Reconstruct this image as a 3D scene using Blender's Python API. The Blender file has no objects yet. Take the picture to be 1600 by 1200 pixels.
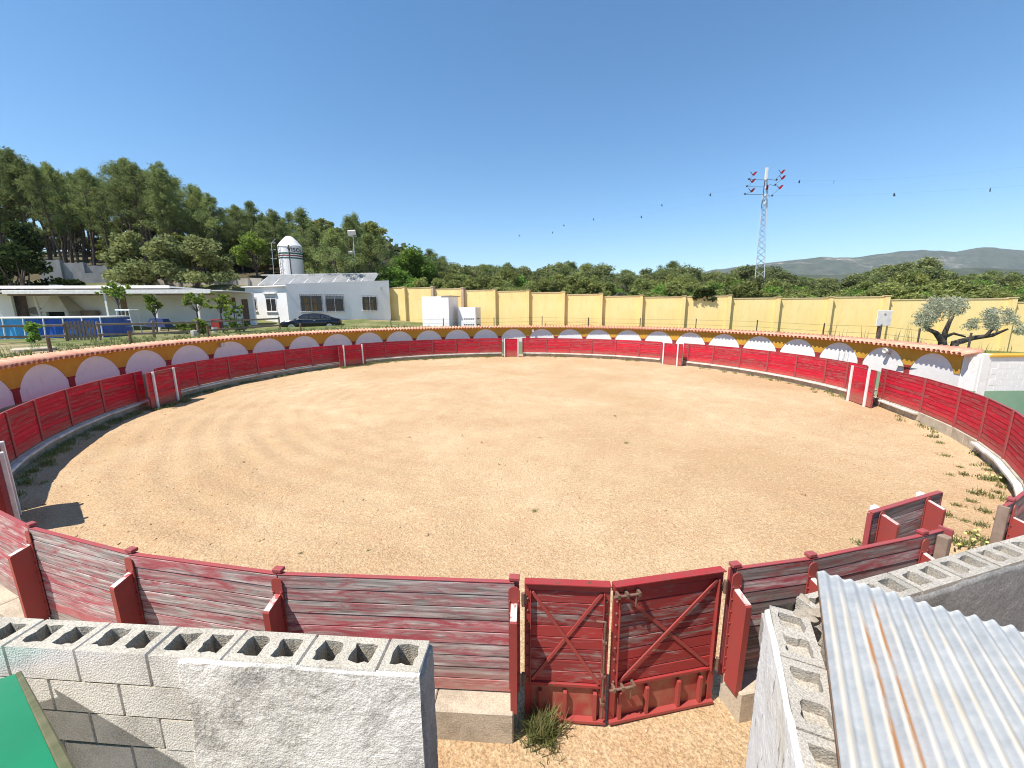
import bpy, bmesh, math, random
import numpy as np
from mathutils import Vector, Matrix, geometry
S = bpy.context.scene
COL = S.collection
R = math.radians
rnd = random.Random(7)

# ------------------------------------------------------------------ camera
PITCH, ROLL, FPX, EYE = 0.186388, -0.00577, 630.0, 4.15
cd = bpy.data.cameras.new('camera')
cd.sensor_width = 36.0
cd.lens = 36.0 * FPX / 1600.0
cd.clip_start = 0.05
cd.clip_end = 20000
cam = bpy.data.objects.new('camera', cd)
COL.objects.link(cam)
_r0, _u0, _f0 = Vector((1, 0, 0)), Vector((0, math.sin(PITCH), math.cos(PITCH))), Vector((0, math.cos(PITCH), -math.sin(PITCH)))
_c, _s = math.cos(ROLL), math.sin(ROLL)
_rt, _up = _c * _r0 + _s * _u0, -_s * _r0 + _c * _u0
cam.matrix_world = Matrix(((_rt.x, _up.x, -_f0.x, 0), (_rt.y, _up.y, -_f0.y, 0), (_rt.z, _up.z, -_f0.z, EYE), (0, 0, 0, 1)))
S.camera = cam

# ------------------------------------------------------------------ light
SUN_AZ, SUN_EL = R(31), R(60)       # sun stands to the -X side, a little behind the camera
w = bpy.data.worlds.new('World'); S.world = w; w.use_nodes = True
wn = w.node_tree; wn.nodes.clear()
sky = wn.nodes.new('ShaderNodeTexSky'); sky.sky_type = 'NISHITA'; sky.sun_disc = False
sky.sun_elevation = SUN_EL
sky.sun_rotation = math.atan2(-math.cos(SUN_AZ), -math.sin(SUN_AZ))
sky.altitude = 300; sky.air_density = 1.0; sky.dust_density = 0.15; sky.ozone_density = 4.5
bg = wn.nodes.new('ShaderNodeBackground'); bg.inputs[1].default_value = 0.116
wo = wn.nodes.new('ShaderNodeOutputWorld')
hs_ = wn.nodes.new('ShaderNodeHueSaturation'); hs_.inputs['Saturation'].default_value = 1.16; hs_.inputs['Hue'].default_value = 0.494
wn.links.new(sky.outputs[0], hs_.inputs['Color']); wn.links.new(hs_.outputs[0], bg.inputs[0]); wn.links.new(bg.outputs[0], wo.inputs[0])
sl = bpy.data.lights.new('sun', 'SUN'); sl.energy = 5.0; sl.angle = R(0.53); sl.color = (1.0, 0.95, 0.87)
so = bpy.data.objects.new('sun', sl); COL.objects.link(so)
so.rotation_euler = Vector((-math.cos(SUN_AZ) * math.cos(SUN_EL), -math.sin(SUN_AZ) * math.cos(SUN_EL), math.sin(SUN_EL))).to_track_quat('Z', 'Y').to_euler()
so.location = (-30, -10, 60)
S.view_settings.view_transform = 'Standard'; S.view_settings.look = 'None'
S.view_settings.gamma = 1; S.view_settings.use_curve_mapping = False
S.view_settings.exposure = 0.68
S.cycles.filter_width = 1.05

# ------------------------------------------------------------------ survey: where a sight line meets the plane y = Y, or height z
def ray(px, py):
    u, v = (px - 800) / FPX, (py - 600) / FPX
    u, v = _c * u + _s * v, -_s * u + _c * v
    return Vector((u, math.cos(PITCH) - v * math.sin(PITCH), -math.sin(PITCH) - v * math.cos(PITCH)))
def site(px, py, Y):
    d = ray(px, py); return Vector((0, 0, EYE)) + d * (Y / d.y)
def siteZ(px, py, z):
    d = ray(px, py); return Vector((0, 0, EYE)) + d * ((z - EYE) / d.z)

# ------------------------------------------------------------------ numpy value noise
def vnoise(x, y, seed=0):
    x = np.asarray(x, float); y = np.asarray(y, float)
    xi = np.floor(x).astype(np.int64); yi = np.floor(y).astype(np.int64); fx = x - xi; fy = y - yi
    def h(a, b):
        n = (a * 374761393 + b * 668265263 + seed * 982451653) & 0x7fffffff
        n = ((n ^ (n >> 13)) * 1274126177) & 0x7fffffff
        return ((n ^ (n >> 16)) & 0xffff) / 65535.0
    fx = fx * fx * (3 - 2 * fx); fy = fy * fy * (3 - 2 * fy)
    return (h(xi, yi) * (1 - fx) + h(xi + 1, yi) * fx) * (1 - fy) + (h(xi, yi + 1) * (1 - fx) + h(xi + 1, yi + 1) * fx) * fy
def sm(t):
    t = np.clip(t, 0, 1); return t * t * (3 - 2 * t)

# ------------------------------------------------------------------ node materials
class NT:
    def __init__(s, name):
        s.m = bpy.data.materials.new(name); s.m.use_nodes = True; s.t = s.m.node_tree; s.t.nodes.clear()
        s.out = s.n('ShaderNodeOutputMaterial'); s._co = None
    def n(s, typ, **kw):
        nd = s.t.nodes.new(typ)
        for k, v in kw.items(): setattr(nd, k, v)
        return nd
    def l(s, a, b): s.t.links.new(a, b)
    def put(s, sock, v):
        if hasattr(v, 'is_linked') or hasattr(v, 'links'): s.l(v, sock)
        elif isinstance(v, tuple) and len(v) == 3 and sock.type == 'RGBA': sock.default_value = (*v, 1)
        else: sock.default_value = v
    def coord(s, rand=True, scale=(1, 1, 1), kind='Object'):
        c = s.n('ShaderNodeTexCoord').outputs[kind]
        mp = s.n('ShaderNodeMapping'); s.l(c, mp.inputs[0]); mp.inputs['Scale'].default_value = scale
        if rand:
            oi = s.n('ShaderNodeObjectInfo'); ml = s.n('ShaderNodeMath', operation='MULTIPLY'); s.l(oi.outputs['Random'], ml.inputs[0]); ml.inputs[1].default_value = 91.0
            s.l(ml.outputs[0], mp.inputs['Location'])
        return mp.outputs[0]
    def noise(s, co, scale, detail=4, rough=0.55, dist=0.0):
        nd = s.n('ShaderNodeTexNoise'); s.l(co, nd.inputs['Vector']); nd.inputs['Scale'].default_value = scale
        nd.inputs['Detail'].default_value = detail; nd.inputs['Roughness'].default_value = rough; nd.inputs['Distortion'].default_value = dist
        return nd.outputs['Fac']
    def ramp(s, f, a, b):
        mr = s.n('ShaderNodeMapRange'); s.put(mr.inputs[0], f); mr.inputs[1].default_value = a; mr.inputs[2].default_value = b
        return mr.outputs[0]
    def mix(s, f, a, b, mode='MIX'):
        nd = s.n('ShaderNodeMix', data_type='RGBA', blend_type=mode)
        s.put(nd.inputs[0], f); s.put(nd.inputs[6], a); s.put(nd.inputs[7], b); return nd.outputs[2]
    def math(s, op, a, b=0.0):
        nd = s.n('ShaderNodeMath', operation=op); s.put(nd.inputs[0], a); s.put(nd.inputs[1], b); return nd.outputs[0]
    def sep(s, co):
        return s.n('ShaderNodeSeparateXYZ'), co
    def bump(s, h, strength=0.4, dist=0.02, prev=None):
        b = s.n('ShaderNodeBump'); b.inputs['Strength'].default_value = strength; b.inputs['Distance'].default_value = dist
        s.l(h, b.inputs['Height'])
        if prev: s.l(prev, b.inputs['Normal'])
        return b.outputs[0]
    def pbr(s, col, rough=0.8, nrm=None, metal=0.0, spec=0.3, **kw):
        p = s.n('ShaderNodeBsdfPrincipled'); s.put(p.inputs['Base Color'], col); s.put(p.inputs['Roughness'], rough)
        s.put(p.inputs['Metallic'], metal); p.inputs['Specular IOR Level'].default_value = spec
        for k, v in kw.items(): s.put(p.inputs[k], v)
        if nrm: s.l(nrm, p.inputs['Normal'])
        s.l(p.outputs[0], s.out.inputs[0]); return s.m

def basic(name, c1, c2=None, scale=3.0, rough=0.8, bump=0.0, bscale=40, metal=0.0, spec=0.3, lo=0.35, hi=0.65, rand=True, dist=0.01):
    t = NT(name); co = t.coord(rand); c2 = c2 or c1
    f = t.ramp(t.noise(co, scale, 6, 0.6), lo, hi)
    nr = t.bump(t.noise(co, bscale, 4, 0.6), bump, dist) if bump else None
    return t.pbr(t.mix(f, c1, c2), rough, nr, metal, spec)

M = {}
def wood_mat(name, bare1, bare2, paint, paint_dark, cover_lo, cover_hi, bump=0.5, dirt=None):
    """boards: grain runs along local X, worn paint left in streaks"""
    t = NT(name)
    co = t.coord(True, (0.55, 1, 1)); gr = t.coord(True, (1.6, 60, 60)); fl = t.coord(True, (2.0, 13, 13))
    oi = t.n('ShaderNodeObjectInfo').outputs['Random']
    g = t.noise(gr, 1.0, 5, 0.6, 0.5)
    knot = t.n('ShaderNodeTexWave', wave_type='RINGS'); t.l(t.coord(True, (0.8, 5, 5)), knot.inputs['Vector'])
    knot.inputs['Scale'].default_value = 1.1; knot.inputs['Distortion'].default_value = 6; knot.inputs['Detail'].default_value = 3
    bare = t.mix(t.ramp(g, 0.36, 0.62), bare1, bare2)
    crack = t.ramp(t.noise(t.coord(True, (1.0, 45, 45)), 1.0, 6, 0.75), 0.60, 0.68)
    bare = t.mix(t.math('MULTIPLY', t.ramp(knot.outputs['Fac'], 0.55, 1.0), 0.35), bare, tuple(c * 0.45 for c in bare1))
    cov = t.math('ADD', t.noise(fl, 1.0, 7, 0.68, 0.8), t.math('MULTIPLY', t.math('SUBTRACT', oi, 0.5), 0.16))
    cov = t.math('ADD', cov, t.math('MULTIPLY', t.math('SUBTRACT', g, 0.5), 0.35))
    pc = t.mix(t.ramp(t.noise(co, 5, 4), 0.3, 0.7), paint, paint_dark)
    col = t.mix(t.ramp(cov, cover_lo, cover_hi), bare, pc)
    col = t.mix(t.math('MULTIPLY', crack, 0.5), col, tuple(c * 0.3 for c in bare1))
    br = t.n('ShaderNodeHueSaturation'); t.l(col, br.inputs['Color']); t.l(t.ramp(oi, 0, 1), br.inputs['Value']); br.inputs['Value'].default_value = 1
    mr = t.n('ShaderNodeMapRange'); t.l(oi, mr.inputs[0]); mr.inputs[3].default_value = 0.78; mr.inputs[4].default_value = 1.18; t.l(mr.outputs[0], br.inputs['Value'])
    col = br.outputs[0]
    if dirt:
        z = t.n('ShaderNodeSeparateXYZ'); t.l(t.n('ShaderNodeNewGeometry').outputs['Position'], z.inputs[0])
        d = t.math('SUBTRACT', 1.0, t.ramp(t.math('ADD', z.outputs[2], t.math('MULTIPLY', t.noise(co, 7, 4), 0.35)), 0.45, 0.85))
        col = t.mix(t.math('MULTIPLY', d, 0.6), col, dirt)
    return t.pbr(col, 0.75, t.bump(g, bump, 0.004), 0, 0.25)
M['old_wood'] = wood_mat('weathered_board', (0.19, 0.165, 0.15), (0.66, 0.60, 0.56), (0.42, 0.10, 0.115), (0.30, 0.06, 0.072), 0.40, 0.63, dirt=(0.36, 0.25, 0.17))
M['old_wood_dark'] = wood_mat('weathered_board_brown', (0.15, 0.12, 0.11), (0.32, 0.27, 0.25), (0.28, 0.06, 0.06), (0.19, 0.05, 0.05), 0.48, 0.70)
M['red_wood'] = wood_mat('red_painted_board', (0.30, 0.10, 0.09), (0.42, 0.17, 0.15), (0.50, 0.010, 0.030), (0.40, 0.010, 0.026), 0.28, 0.50, 0.35, dirt=(0.40, 0.16, 0.11))
M['gate_wood'] = wood_mat('gate_board', (0.28, 0.2, 0.18), (0.42, 0.36, 0.33), (0.32, 0.034, 0.032), (0.24, 0.040, 0.038), 0.33, 0.50)
def steel_paint(name, c, c2, rust, amt):
    t = NT(name); co = t.coord(True)
    col = t.mix(t.ramp(t.noise(co, 6, 5), 0.35, 0.7), c, c2)
    col = t.mix(t.ramp(t.noise(co, 9, 8, 0.7), amt, amt + 0.05), col, rust)
    return t.pbr(col, 0.5, t.bump(t.noise(co, 60, 3), 0.15, 0.003), 0, 0.4)
M['red_steel'] = steel_paint('red_painted_steel', (0.33, 0.052, 0.044), (0.28, 0.056, 0.05), (0.13, 0.06, 0.045), 0.70)
M['red_steel_worn'] = steel_paint('worn_red_steel', (0.33, 0.028, 0.030), (0.27, 0.045, 0.04), (0.10, 0.06, 0.03), 0.60)
M['rust_plate'] = steel_paint('dusty_red_plate', (0.33, 0.045, 0.04), (0.34, 0.16, 0.10), (0.20, 0.12, 0.05), 0.63)
M['chipped'] = steel_paint('chipped_pale_end', (0.70, 0.62, 0.58), (0.5, 0.3, 0.27), (0.36, 0.05, 0.05), 0.55)
M['bolt'] = basic('rusty_bolt', (0.17, 0.10, 0.07), (0.28, 0.17, 0.13), 12, 0.7, 0.2, 80, 0.4)
M['red_cap'] = basic('red_painted_rail', (0.34, 0.055, 0.058), (0.27, 0.075, 0.075), 5, 0.6, 0.2, 50)
M['white_paint'] = basic('white_painted_wood', (0.80, 0.78, 0.74), (0.66, 0.62, 0.58), 5, 0.7, 0.2, 40)
M['kerb_white'] = basic('whitewashed_step', (0.72, 0.69, 0.64), (0.47, 0.42, 0.36), 3, 0.85, 0.3, 30)
def masonry(name, c1, c2, stain, grain, bump, dist, stain_lo=0.5, gsc=120.0):
    t = NT(name); co = t.coord(True)
    col = t.mix(t.ramp(t.noise(co, 4, 6, 0.65), 0.3, 0.7), c1, c2)
    col = t.mix(t.math('MULTIPLY', t.ramp(t.noise(co, 2.2, 7, 0.7, 0.5), stain_lo, stain_lo + 0.2), 0.75), col, stain)
    g = t.noise(co, gsc, 3, 0.7)
    col = t.mix(grain, col, t.mix(t.ramp(g, 0.3, 0.7), (0.02, 0.02, 0.02), (0.9, 0.88, 0.82)), 'OVERLAY')
    v = t.n('ShaderNodeTexVoronoi'); t.l(co, v.inputs['Vector']); v.inputs['Scale'].default_value = gsc * 0.9
    h = t.math('ADD', g, t.math('MULTIPLY', v.outputs['Distance'], 0.5))
    return t.pbr(col, 0.92, t.bump(h, bump, dist), 0, 0.15)
M['block'] = masonry('concrete_block', (0.43, 0.385, 0.32), (0.52, 0.475, 0.405), (0.30, 0.275, 0.235), 0.45, 0.8, 0.006, 0.5, 110)
M['block_face'] = masonry('pale_block_face', (0.62, 0.60, 0.565), (0.76, 0.74, 0.71), (0.40, 0.385, 0.365), 0.45, 0.8, 0.006, 0.5, 110)
M['block_warm'] = masonry('concrete_block_warm', (0.38, 0.345, 0.30), (0.46, 0.42, 0.37), (0.27, 0.25, 0.22), 0.45, 0.8, 0.006, 0.5, 110)
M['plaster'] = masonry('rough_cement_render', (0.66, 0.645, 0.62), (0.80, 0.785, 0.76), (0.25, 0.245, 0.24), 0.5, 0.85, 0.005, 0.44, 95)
M['plaster_grey_shaded'] = masonry('shaded_grey_render', (0.22, 0.215, 0.21), (0.30, 0.29, 0.28), (0.16, 0.155, 0.15), 0.3, 0.6, 0.006, 0.5, 60)  # grey render darkened further, with the shade of its faces put into the colour
M['limewash'] = masonry('white_limewash', (0.80, 0.79, 0.76), (0.74, 0.72, 0.68), (0.55, 0.51, 0.45), 0.12, 0.5, 0.006, 0.58, 60)
def flaking():
    t = NT('flaking_limewash'); co = t.coord(False); st = t.coord(False, (16, 16, 2.6))
    col = t.mix(t.ramp(t.noise(co, 3, 6), 0.3, 0.7), (0.82, 0.81, 0.78), (0.74, 0.72, 0.67))
    fl_ = t.ramp(t.noise(st, 1.0, 6, 0.7, 0.6), 0.62, 0.66)
    col = t.mix(fl_, col, (0.36, 0.34, 0.31)); col = t.mix(t.math('MULTIPLY', t.ramp(t.noise(co, 1.6, 5), 0.6, 0.72), 0.4), col, (0.60, 0.50, 0.30))
    return t.pbr(col, 0.92, t.bump(t.math('SUBTRACT', t.noise(co, 70, 3), t.math('MULTIPLY', fl_, 1.2)), 0.7, 0.006), 0, 0.15)
M['flaking'] = flaking()
M['concrete'] = masonry('old_concrete', (0.44, 0.37, 0.29), (0.52, 0.44, 0.34), (0.26, 0.22, 0.17), 0.3, 0.7, 0.006, 0.48, 70)
M['conc_far'] = basic('grey_concrete_wall', (0.24, 0.23, 0.23), (0.32, 0.31, 0.30), 1.2, 0.9, 0.3, 12)
M['cream_wall'] = basic('cream_wall', (0.52, 0.47, 0.40), (0.62, 0.57, 0.50), 1.2, 0.9, 0.2, 12)
M['white_wall'] = basic('white_wall', (0.80, 0.79, 0.78), (0.74, 0.72, 0.71), 0.8, 0.9, 0.15, 20)
M['offwhite'] = basic('offwhite_wall', (0.80, 0.78, 0.77), (0.73, 0.71, 0.70), 0.8, 0.9, 0.15, 20)  # plain off-white, the wall's own colour
M['green_dado'] = basic('green_dado', (0.22, 0.36, 0.22), (0.27, 0.40, 0.27), 1.5, 0.9, 0.2, 30)
M['ochre'] = basic('ochre_paint', (0.60, 0.33, 0.045), (0.52, 0.27, 0.035), 1.1, 0.9, 0.2, 30)
M['col_red'] = basic('oxide_red_paint', (0.32, 0.04, 0.035), (0.26, 0.035, 0.03), 2, 0.85, 0.2, 30)
M['tile'] = basic('terracotta', (0.56, 0.235, 0.15), (0.68, 0.36, 0.25), 2.5, 0.9, 0.3, 30)
M['metal_dark'] = basic('dark_metal', (0.05, 0.045, 0.04), (0.09, 0.075, 0.06), 6, 0.6)
M['wood_post'] = basic('brown_timber', (0.12, 0.075, 0.05), (0.20, 0.13, 0.09), 6, 0.85, 0.3, 40)
M['wood_rail'] = basic('grey_brown_timber', (0.21, 0.15, 0.11), (0.30, 0.22, 0.17), 6, 0.85, 0.3, 40)
M['galv'] = basic('galvanised_steel', (0.50, 0.51, 0.52), (0.62, 0.63, 0.64), 3, 0.5, 0, 1, 0.5, 0.5)
M['black_steel'] = basic('dark_steel', (0.05, 0.055, 0.07), (0.08, 0.08, 0.09), 3, 0.5)
M['glass'] = basic('window_glass', (0.02, 0.022, 0.026), (0.035, 0.035, 0.035), 2, 0.08, 0, 1, 0, 0.6)
M['curtain'] = basic('ochre_curtain', (0.33, 0.22, 0.08), (0.22, 0.14, 0.05), 2, 0.9)
M['shutter'] = basic('grey_shutter', (0.42, 0.42, 0.43), (0.36, 0.36, 0.37), 2, 0.7)
M['panel_grey'] = basic('grey_solar_panel', (0.19, 0.195, 0.20), (0.26, 0.26, 0.26), 2, 0.5)
M['pool_blue'] = basic('blue_pool_liner', (0.02, 0.085, 0.40), (0.03, 0.13, 0.50), 0.8, 0.45, 0.1, 8)
M['pool_light'] = basic('light_blue_liner', (0.05, 0.30, 0.62), (0.09, 0.42, 0.74), 1.2, 0.4)
M['water'] = basic('pool_water', (0.05, 0.30, 0.45), (0.07, 0.36, 0.5), 1, 0.05, 0.1, 3, 0, 0.5)
M['car_paint'] = basic('dark_blue_car_paint', (0.006, 0.008, 0.016), None, 2, 0.16, 0, 1, 0.0, 0.6)
M['tyre'] = basic('tyre_rubber', (0.02, 0.02, 0.02), None, 2, 0.85)
M['chrome'] = basic('bright_alloy', (0.62, 0.62, 0.64), None, 2, 0.25, 0, 1, 0.9, 0.5)
M['lens'] = basic('headlight_glass', (0.55, 0.58, 0.62), (0.8, 0.8, 0.8), 8, 0.1, 0, 1, 0.2, 0.6)
M['tail'] = basic('red_tail_light', (0.25, 0.01, 0.01), None, 2, 0.2)
M['red_fin'] = basic('red_insulator', (0.20, 0.014, 0.016), (0.11, 0.012, 0.015), 4, 0.85, 0, 1, 0, 0.05)
M['letter'] = basic('dark_lettering', (0.035, 0.035, 0.05), None, 2, 0.6)
M['band_green'] = basic('green_band', (0.03, 0.12, 0.08), None, 2, 0.6)
M['band_red'] = basic('brown_red_band', (0.22, 0.05, 0.04), None, 2, 0.6)
M['green_sheet'] = basic('green_painted_sheet', (0.0, 0.19, 0.085), (0.0, 0.16, 0.07), 2, 0.5, 0.1, 200, 0, 0.4, dist=0.002)
M['olive_edge'] = basic('olive_edge_strip', (0.085, 0.09, 0.04), (0.14, 0.13, 0.07), 8, 0.6)
M['cable'] = basic('power_cable', (0.10, 0.10, 0.11), None, 2, 0.5)
M['flap'] = basic('black_rubber_flap', (0.02, 0.022, 0.03), None, 2, 0.6)
M['brick'] = basic('dark_brick', (0.16, 0.12, 0.11), (0.22, 0.18, 0.16), 5, 0.9, 0.3, 30)
M['fabric_blue'] = basic('blue_cover', (0.03, 0.05, 0.14), None, 3, 0.8)
M['brown'] = basic('brown_panel', (0.22, 0.15, 0.11), (0.3, 0.22, 0.17), 3, 0.8)
M['blackhole'] = basic('soot_hole_shade', (0.012, 0.011, 0.01), None, 3, 0.95)  # black of the fire opening, and shade painted into the vent holes

def yellow_mat():
    t = NT('yellow_wall'); co = t.coord(False, (1, 1, 1), 'Object'); st = t.coord(True, (2.2, 2.2, 0.25))
    col = t.mix(t.ramp(t.noise(co, 0.6, 5), 0.35, 0.65), (0.76, 0.565, 0.235), (0.80, 0.63, 0.30))
    z = t.n('ShaderNodeSeparateXYZ'); t.l(t.coord(False, (1, 1, 1), 'Generated'), z.inputs[0])
    run = t.ramp(t.noise(st, 3, 5, 0.7), 0.48, 0.72)
    col = t.mix(t.math('MULTIPLY', t.math('MULTIPLY', run, t.ramp(z.outputs[2], 0.3, 1.0)), 0.28), col, (0.42, 0.30, 0.15))
    col = t.mix(t.math('MULTIPLY', t.ramp(t.noise(co, 1.7, 6), 0.56, 0.75), 0.3), col, (0.62, 0.38, 0.13))
    return t.pbr(col, 0.95, t.bump(t.noise(co, 25, 4), 0.2, 0.01), 0, 0.1)
M['yellow'] = yellow_mat()
M['coping'] = basic('yellow_coping', (0.62, 0.48, 0.27), (0.50, 0.38, 0.24), 3, 0.95, 0.3, 20)
M['pilaster_brick'] = basic('bare_pilaster', (0.50, 0.37, 0.27), (0.42, 0.31, 0.24), 3, 0.95, 0.3, 20)

def sand_mat():
    t = NT('arena_sand'); co = t.coord(False)
    big = t.ramp(t.noise(co, 0.16, 5, 0.6, 0.4), 0.38, 0.62)
    mid = t.ramp(t.noise(co, 1.1, 7, 0.65, 0.6), 0.36, 0.66)
    grain = t.noise(co, 42, 4, 0.75); g2 = t.noise(co, 13, 5, 0.7)
    col = t.mix(big, (0.450, 0.312, 0.178), (0.565, 0.428, 0.268))
    col = t.mix(t.math('MULTIPLY', mid, 0.55), col, (0.44, 0.275, 0.155))
    col = t.mix(t.math('MULTIPLY', t.ramp(g2, 0.5, 0.72), 0.5), col, (0.70, 0.56, 0.39))
    col = t.mix(t.math('MULTIPLY', t.ramp(g2, 0.46, 0.30), 0.5), col, (0.34, 0.205, 0.115))
    col = t.mix(0.62, col, t.mix(t.ramp(grain, 0.3, 0.7), (0.12, 0.10, 0.09), (0.85, 0.82, 0.78)), 'OVERLAY')
    vo = t.n('ShaderNodeTexVoronoi'); t.l(co, vo.inputs['Vector']); vo.inputs['Scale'].default_value = 21
    h = t.math('ADD', t.math('MULTIPLY', grain, 0.7), t.math('ADD', g2, t.math('MULTIPLY', vo.outputs['Distance'], -0.5)))
    return t.pbr(col, 0.97, t.bump(h, 0.9, 0.028), 0, 0.08)
M['sand'] = sand_mat()
M['pebble'] = basic('pebble', (0.44, 0.30, 0.18), (0.62, 0.50, 0.37), 9, 0.9, lo=0.2, hi=0.8)

def terrain_mat():
    t = NT('terrain'); co = t.coord(False)
    a = t.ramp(t.noise(co, 0.22, 6, 0.65), 0.47, 0.66); b = t.noise(co, 3.0, 6, 0.7)
    grass = t.mix(t.ramp(b, 0.3, 0.7), (0.075, 0.105, 0.028), (0.17, 0.18, 0.07))
    dry = t.mix(t.ramp(b, 0.3, 0.7), (0.26, 0.20, 0.12), (0.40, 0.31, 0.19))
    near = t.mix(a, grass, dry)
    # beyond the walls the ground is scrub and tilled strips
    zz = t.n('ShaderNodeSeparateXYZ'); t.l(co, zz.inputs[0])
    litter = t.mix(t.ramp(b, 0.3, 0.7), (0.045, 0.038, 0.022), (0.11, 0.085, 0.05))
    near = t.mix(t.math('MULTIPLY', t.ramp(zz.outputs[2], 6.2, 7.6), 0.95), near, litter)
    d = t.n('ShaderNodeVectorMath', operation='LENGTH'); t.l(co, d.inputs[0])
    far = t.mix(t.ramp(t.noise(co, 0.012, 5, 0.6), 0.45, 0.62), (0.060, 0.085, 0.032), (0.30, 0.23, 0.14))
    far = t.mix(t.math('MULTIPLY', t.ramp(t.noise(co, 0.09, 5, 0.7), 0.42, 0.6), 0.8), far, (0.045, 0.062, 0.024))
    col = t.mix(t.ramp(d.outputs['Value'], 70, 150), near, far)
    return t.pbr(col, 0.95, t.bump(b, 0.6, 0.05), 0, 0.1)
M['terrain'] = terrain_mat()
def hill_mat():
    t = NT('hill_scrub'); co = t.coord(False)
    f = t.noise(co, 0.02, 8, 0.75); rock = t.ramp(t.noise(co, 0.0035, 8, 0.7), 0.52, 0.66)
    z = t.n('ShaderNodeSeparateXYZ'); t.l(co, z.inputs[0])
    col = t.mix(t.ramp(f, 0.4, 0.62), (0.036, 0.046, 0.027), (0.080, 0.088, 0.056))
    col = t.mix(t.math('MULTIPLY', t.math('MULTIPLY', rock, t.ramp(f, 0.42, 0.56)), t.ramp(z.outputs[2], 150, 330)), col, (0.34, 0.28, 0.24))
    return t.pbr(col, 0.95, t.bump(f, 0.6, 6.0), 0, 0.05)
M['hill'] = hill_mat()

def leaf_mat(name, dark, light, tint=0.35, scale=0.5):
    t = NT(name); co = t.coord(True)
    isl = t.n('ShaderNodeNewGeometry').outputs['Random Per Island']
    oi = t.n('ShaderNodeObjectInfo').outputs['Random']
    col = t.mix(isl, dark, light)
    col = t.mix(t.math('MULTIPLY', t.ramp(t.noise(co, scale, 3), 0.35, 0.65), tint), col, tuple(min(1, c * k) for c, k in zip(light, (1.35, 1.2, 0.8))))
    mr = t.n('ShaderNodeMapRange'); t.l(oi, mr.inputs[0]); mr.inputs[3].default_value = 0.75; mr.inputs[4].default_value = 1.25
    hs = t.n('ShaderNodeHueSaturation'); t.l(col, hs.inputs['Color']); t.l(mr.outputs[0], hs.inputs['Value'])
    df = t.n('ShaderNodeBsdfDiffuse'); tr = t.n('ShaderNodeBsdfTranslucent'); mx = t.n('ShaderNodeMixShader')
    t.l(hs.outputs[0], df.inputs[0]); t.l(hs.outputs[0], tr.inputs[0]); mx.inputs[0].default_value = 0.40
    t.l(df.outputs[0], mx.inputs[1]); t.l(tr.outputs[0], mx.inputs[2]); t.l(mx.outputs[0], t.out.inputs[0])
    return t.m
M['pine_leaf'] = leaf_mat('pine_needles', (0.102, 0.148, 0.058), (0.257, 0.308, 0.128))
M['oak_leaf'] = leaf_mat('evergreen_oak_leaves', (0.093, 0.123, 0.049), (0.252, 0.280, 0.128))
M['scrub_leaf'] = leaf_mat('scrub_leaves', (0.125, 0.158, 0.050), (0.285, 0.315, 0.115))
M['green_leaf'] = leaf_mat('fresh_green_leaves', (0.080, 0.167, 0.032), (0.217, 0.334, 0.080))
M['lime_leaf'] = leaf_mat('lime_green_leaves', (0.110, 0.170, 0.030), (0.230, 0.300, 0.070))
M['dark_leaf'] = leaf_mat('dark_ivy_leaves', (0.016, 0.028, 0.012), (0.050, 0.072, 0.026))
M['olive_leaf'] = leaf_mat('olive_leaves', (0.170, 0.190, 0.140), (0.400, 0.420, 0.320), 0.2)
M['grey_leaf'] = leaf_mat('grey_scrub_twigs', (0.120, 0.115, 0.085), (0.215, 0.205, 0.155), 0.2)
M['weed_leaf'] = leaf_mat('weed_blades', (0.090, 0.125, 0.045), (0.250, 0.270, 0.120))
M['dry_leaf'] = leaf_mat('dry_stalks', (0.26, 0.19, 0.09), (0.46, 0.35, 0.19), 0.1)
M['yellow_flower'] = basic('yellow_petals', (0.75, 0.68, 0.12), (0.8, 0.75, 0.3), 5, 0.8)
M['bark'] = basic('bark', (0.075, 0.056, 0.045), (0.14, 0.11, 0.09), 3, 0.95, 0.5, 15)
M['olive_bark'] = basic('olive_bark', (0.055, 0.045, 0.038), (0.11, 0.09, 0.075), 5, 0.95, 0.6, 25)

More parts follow.
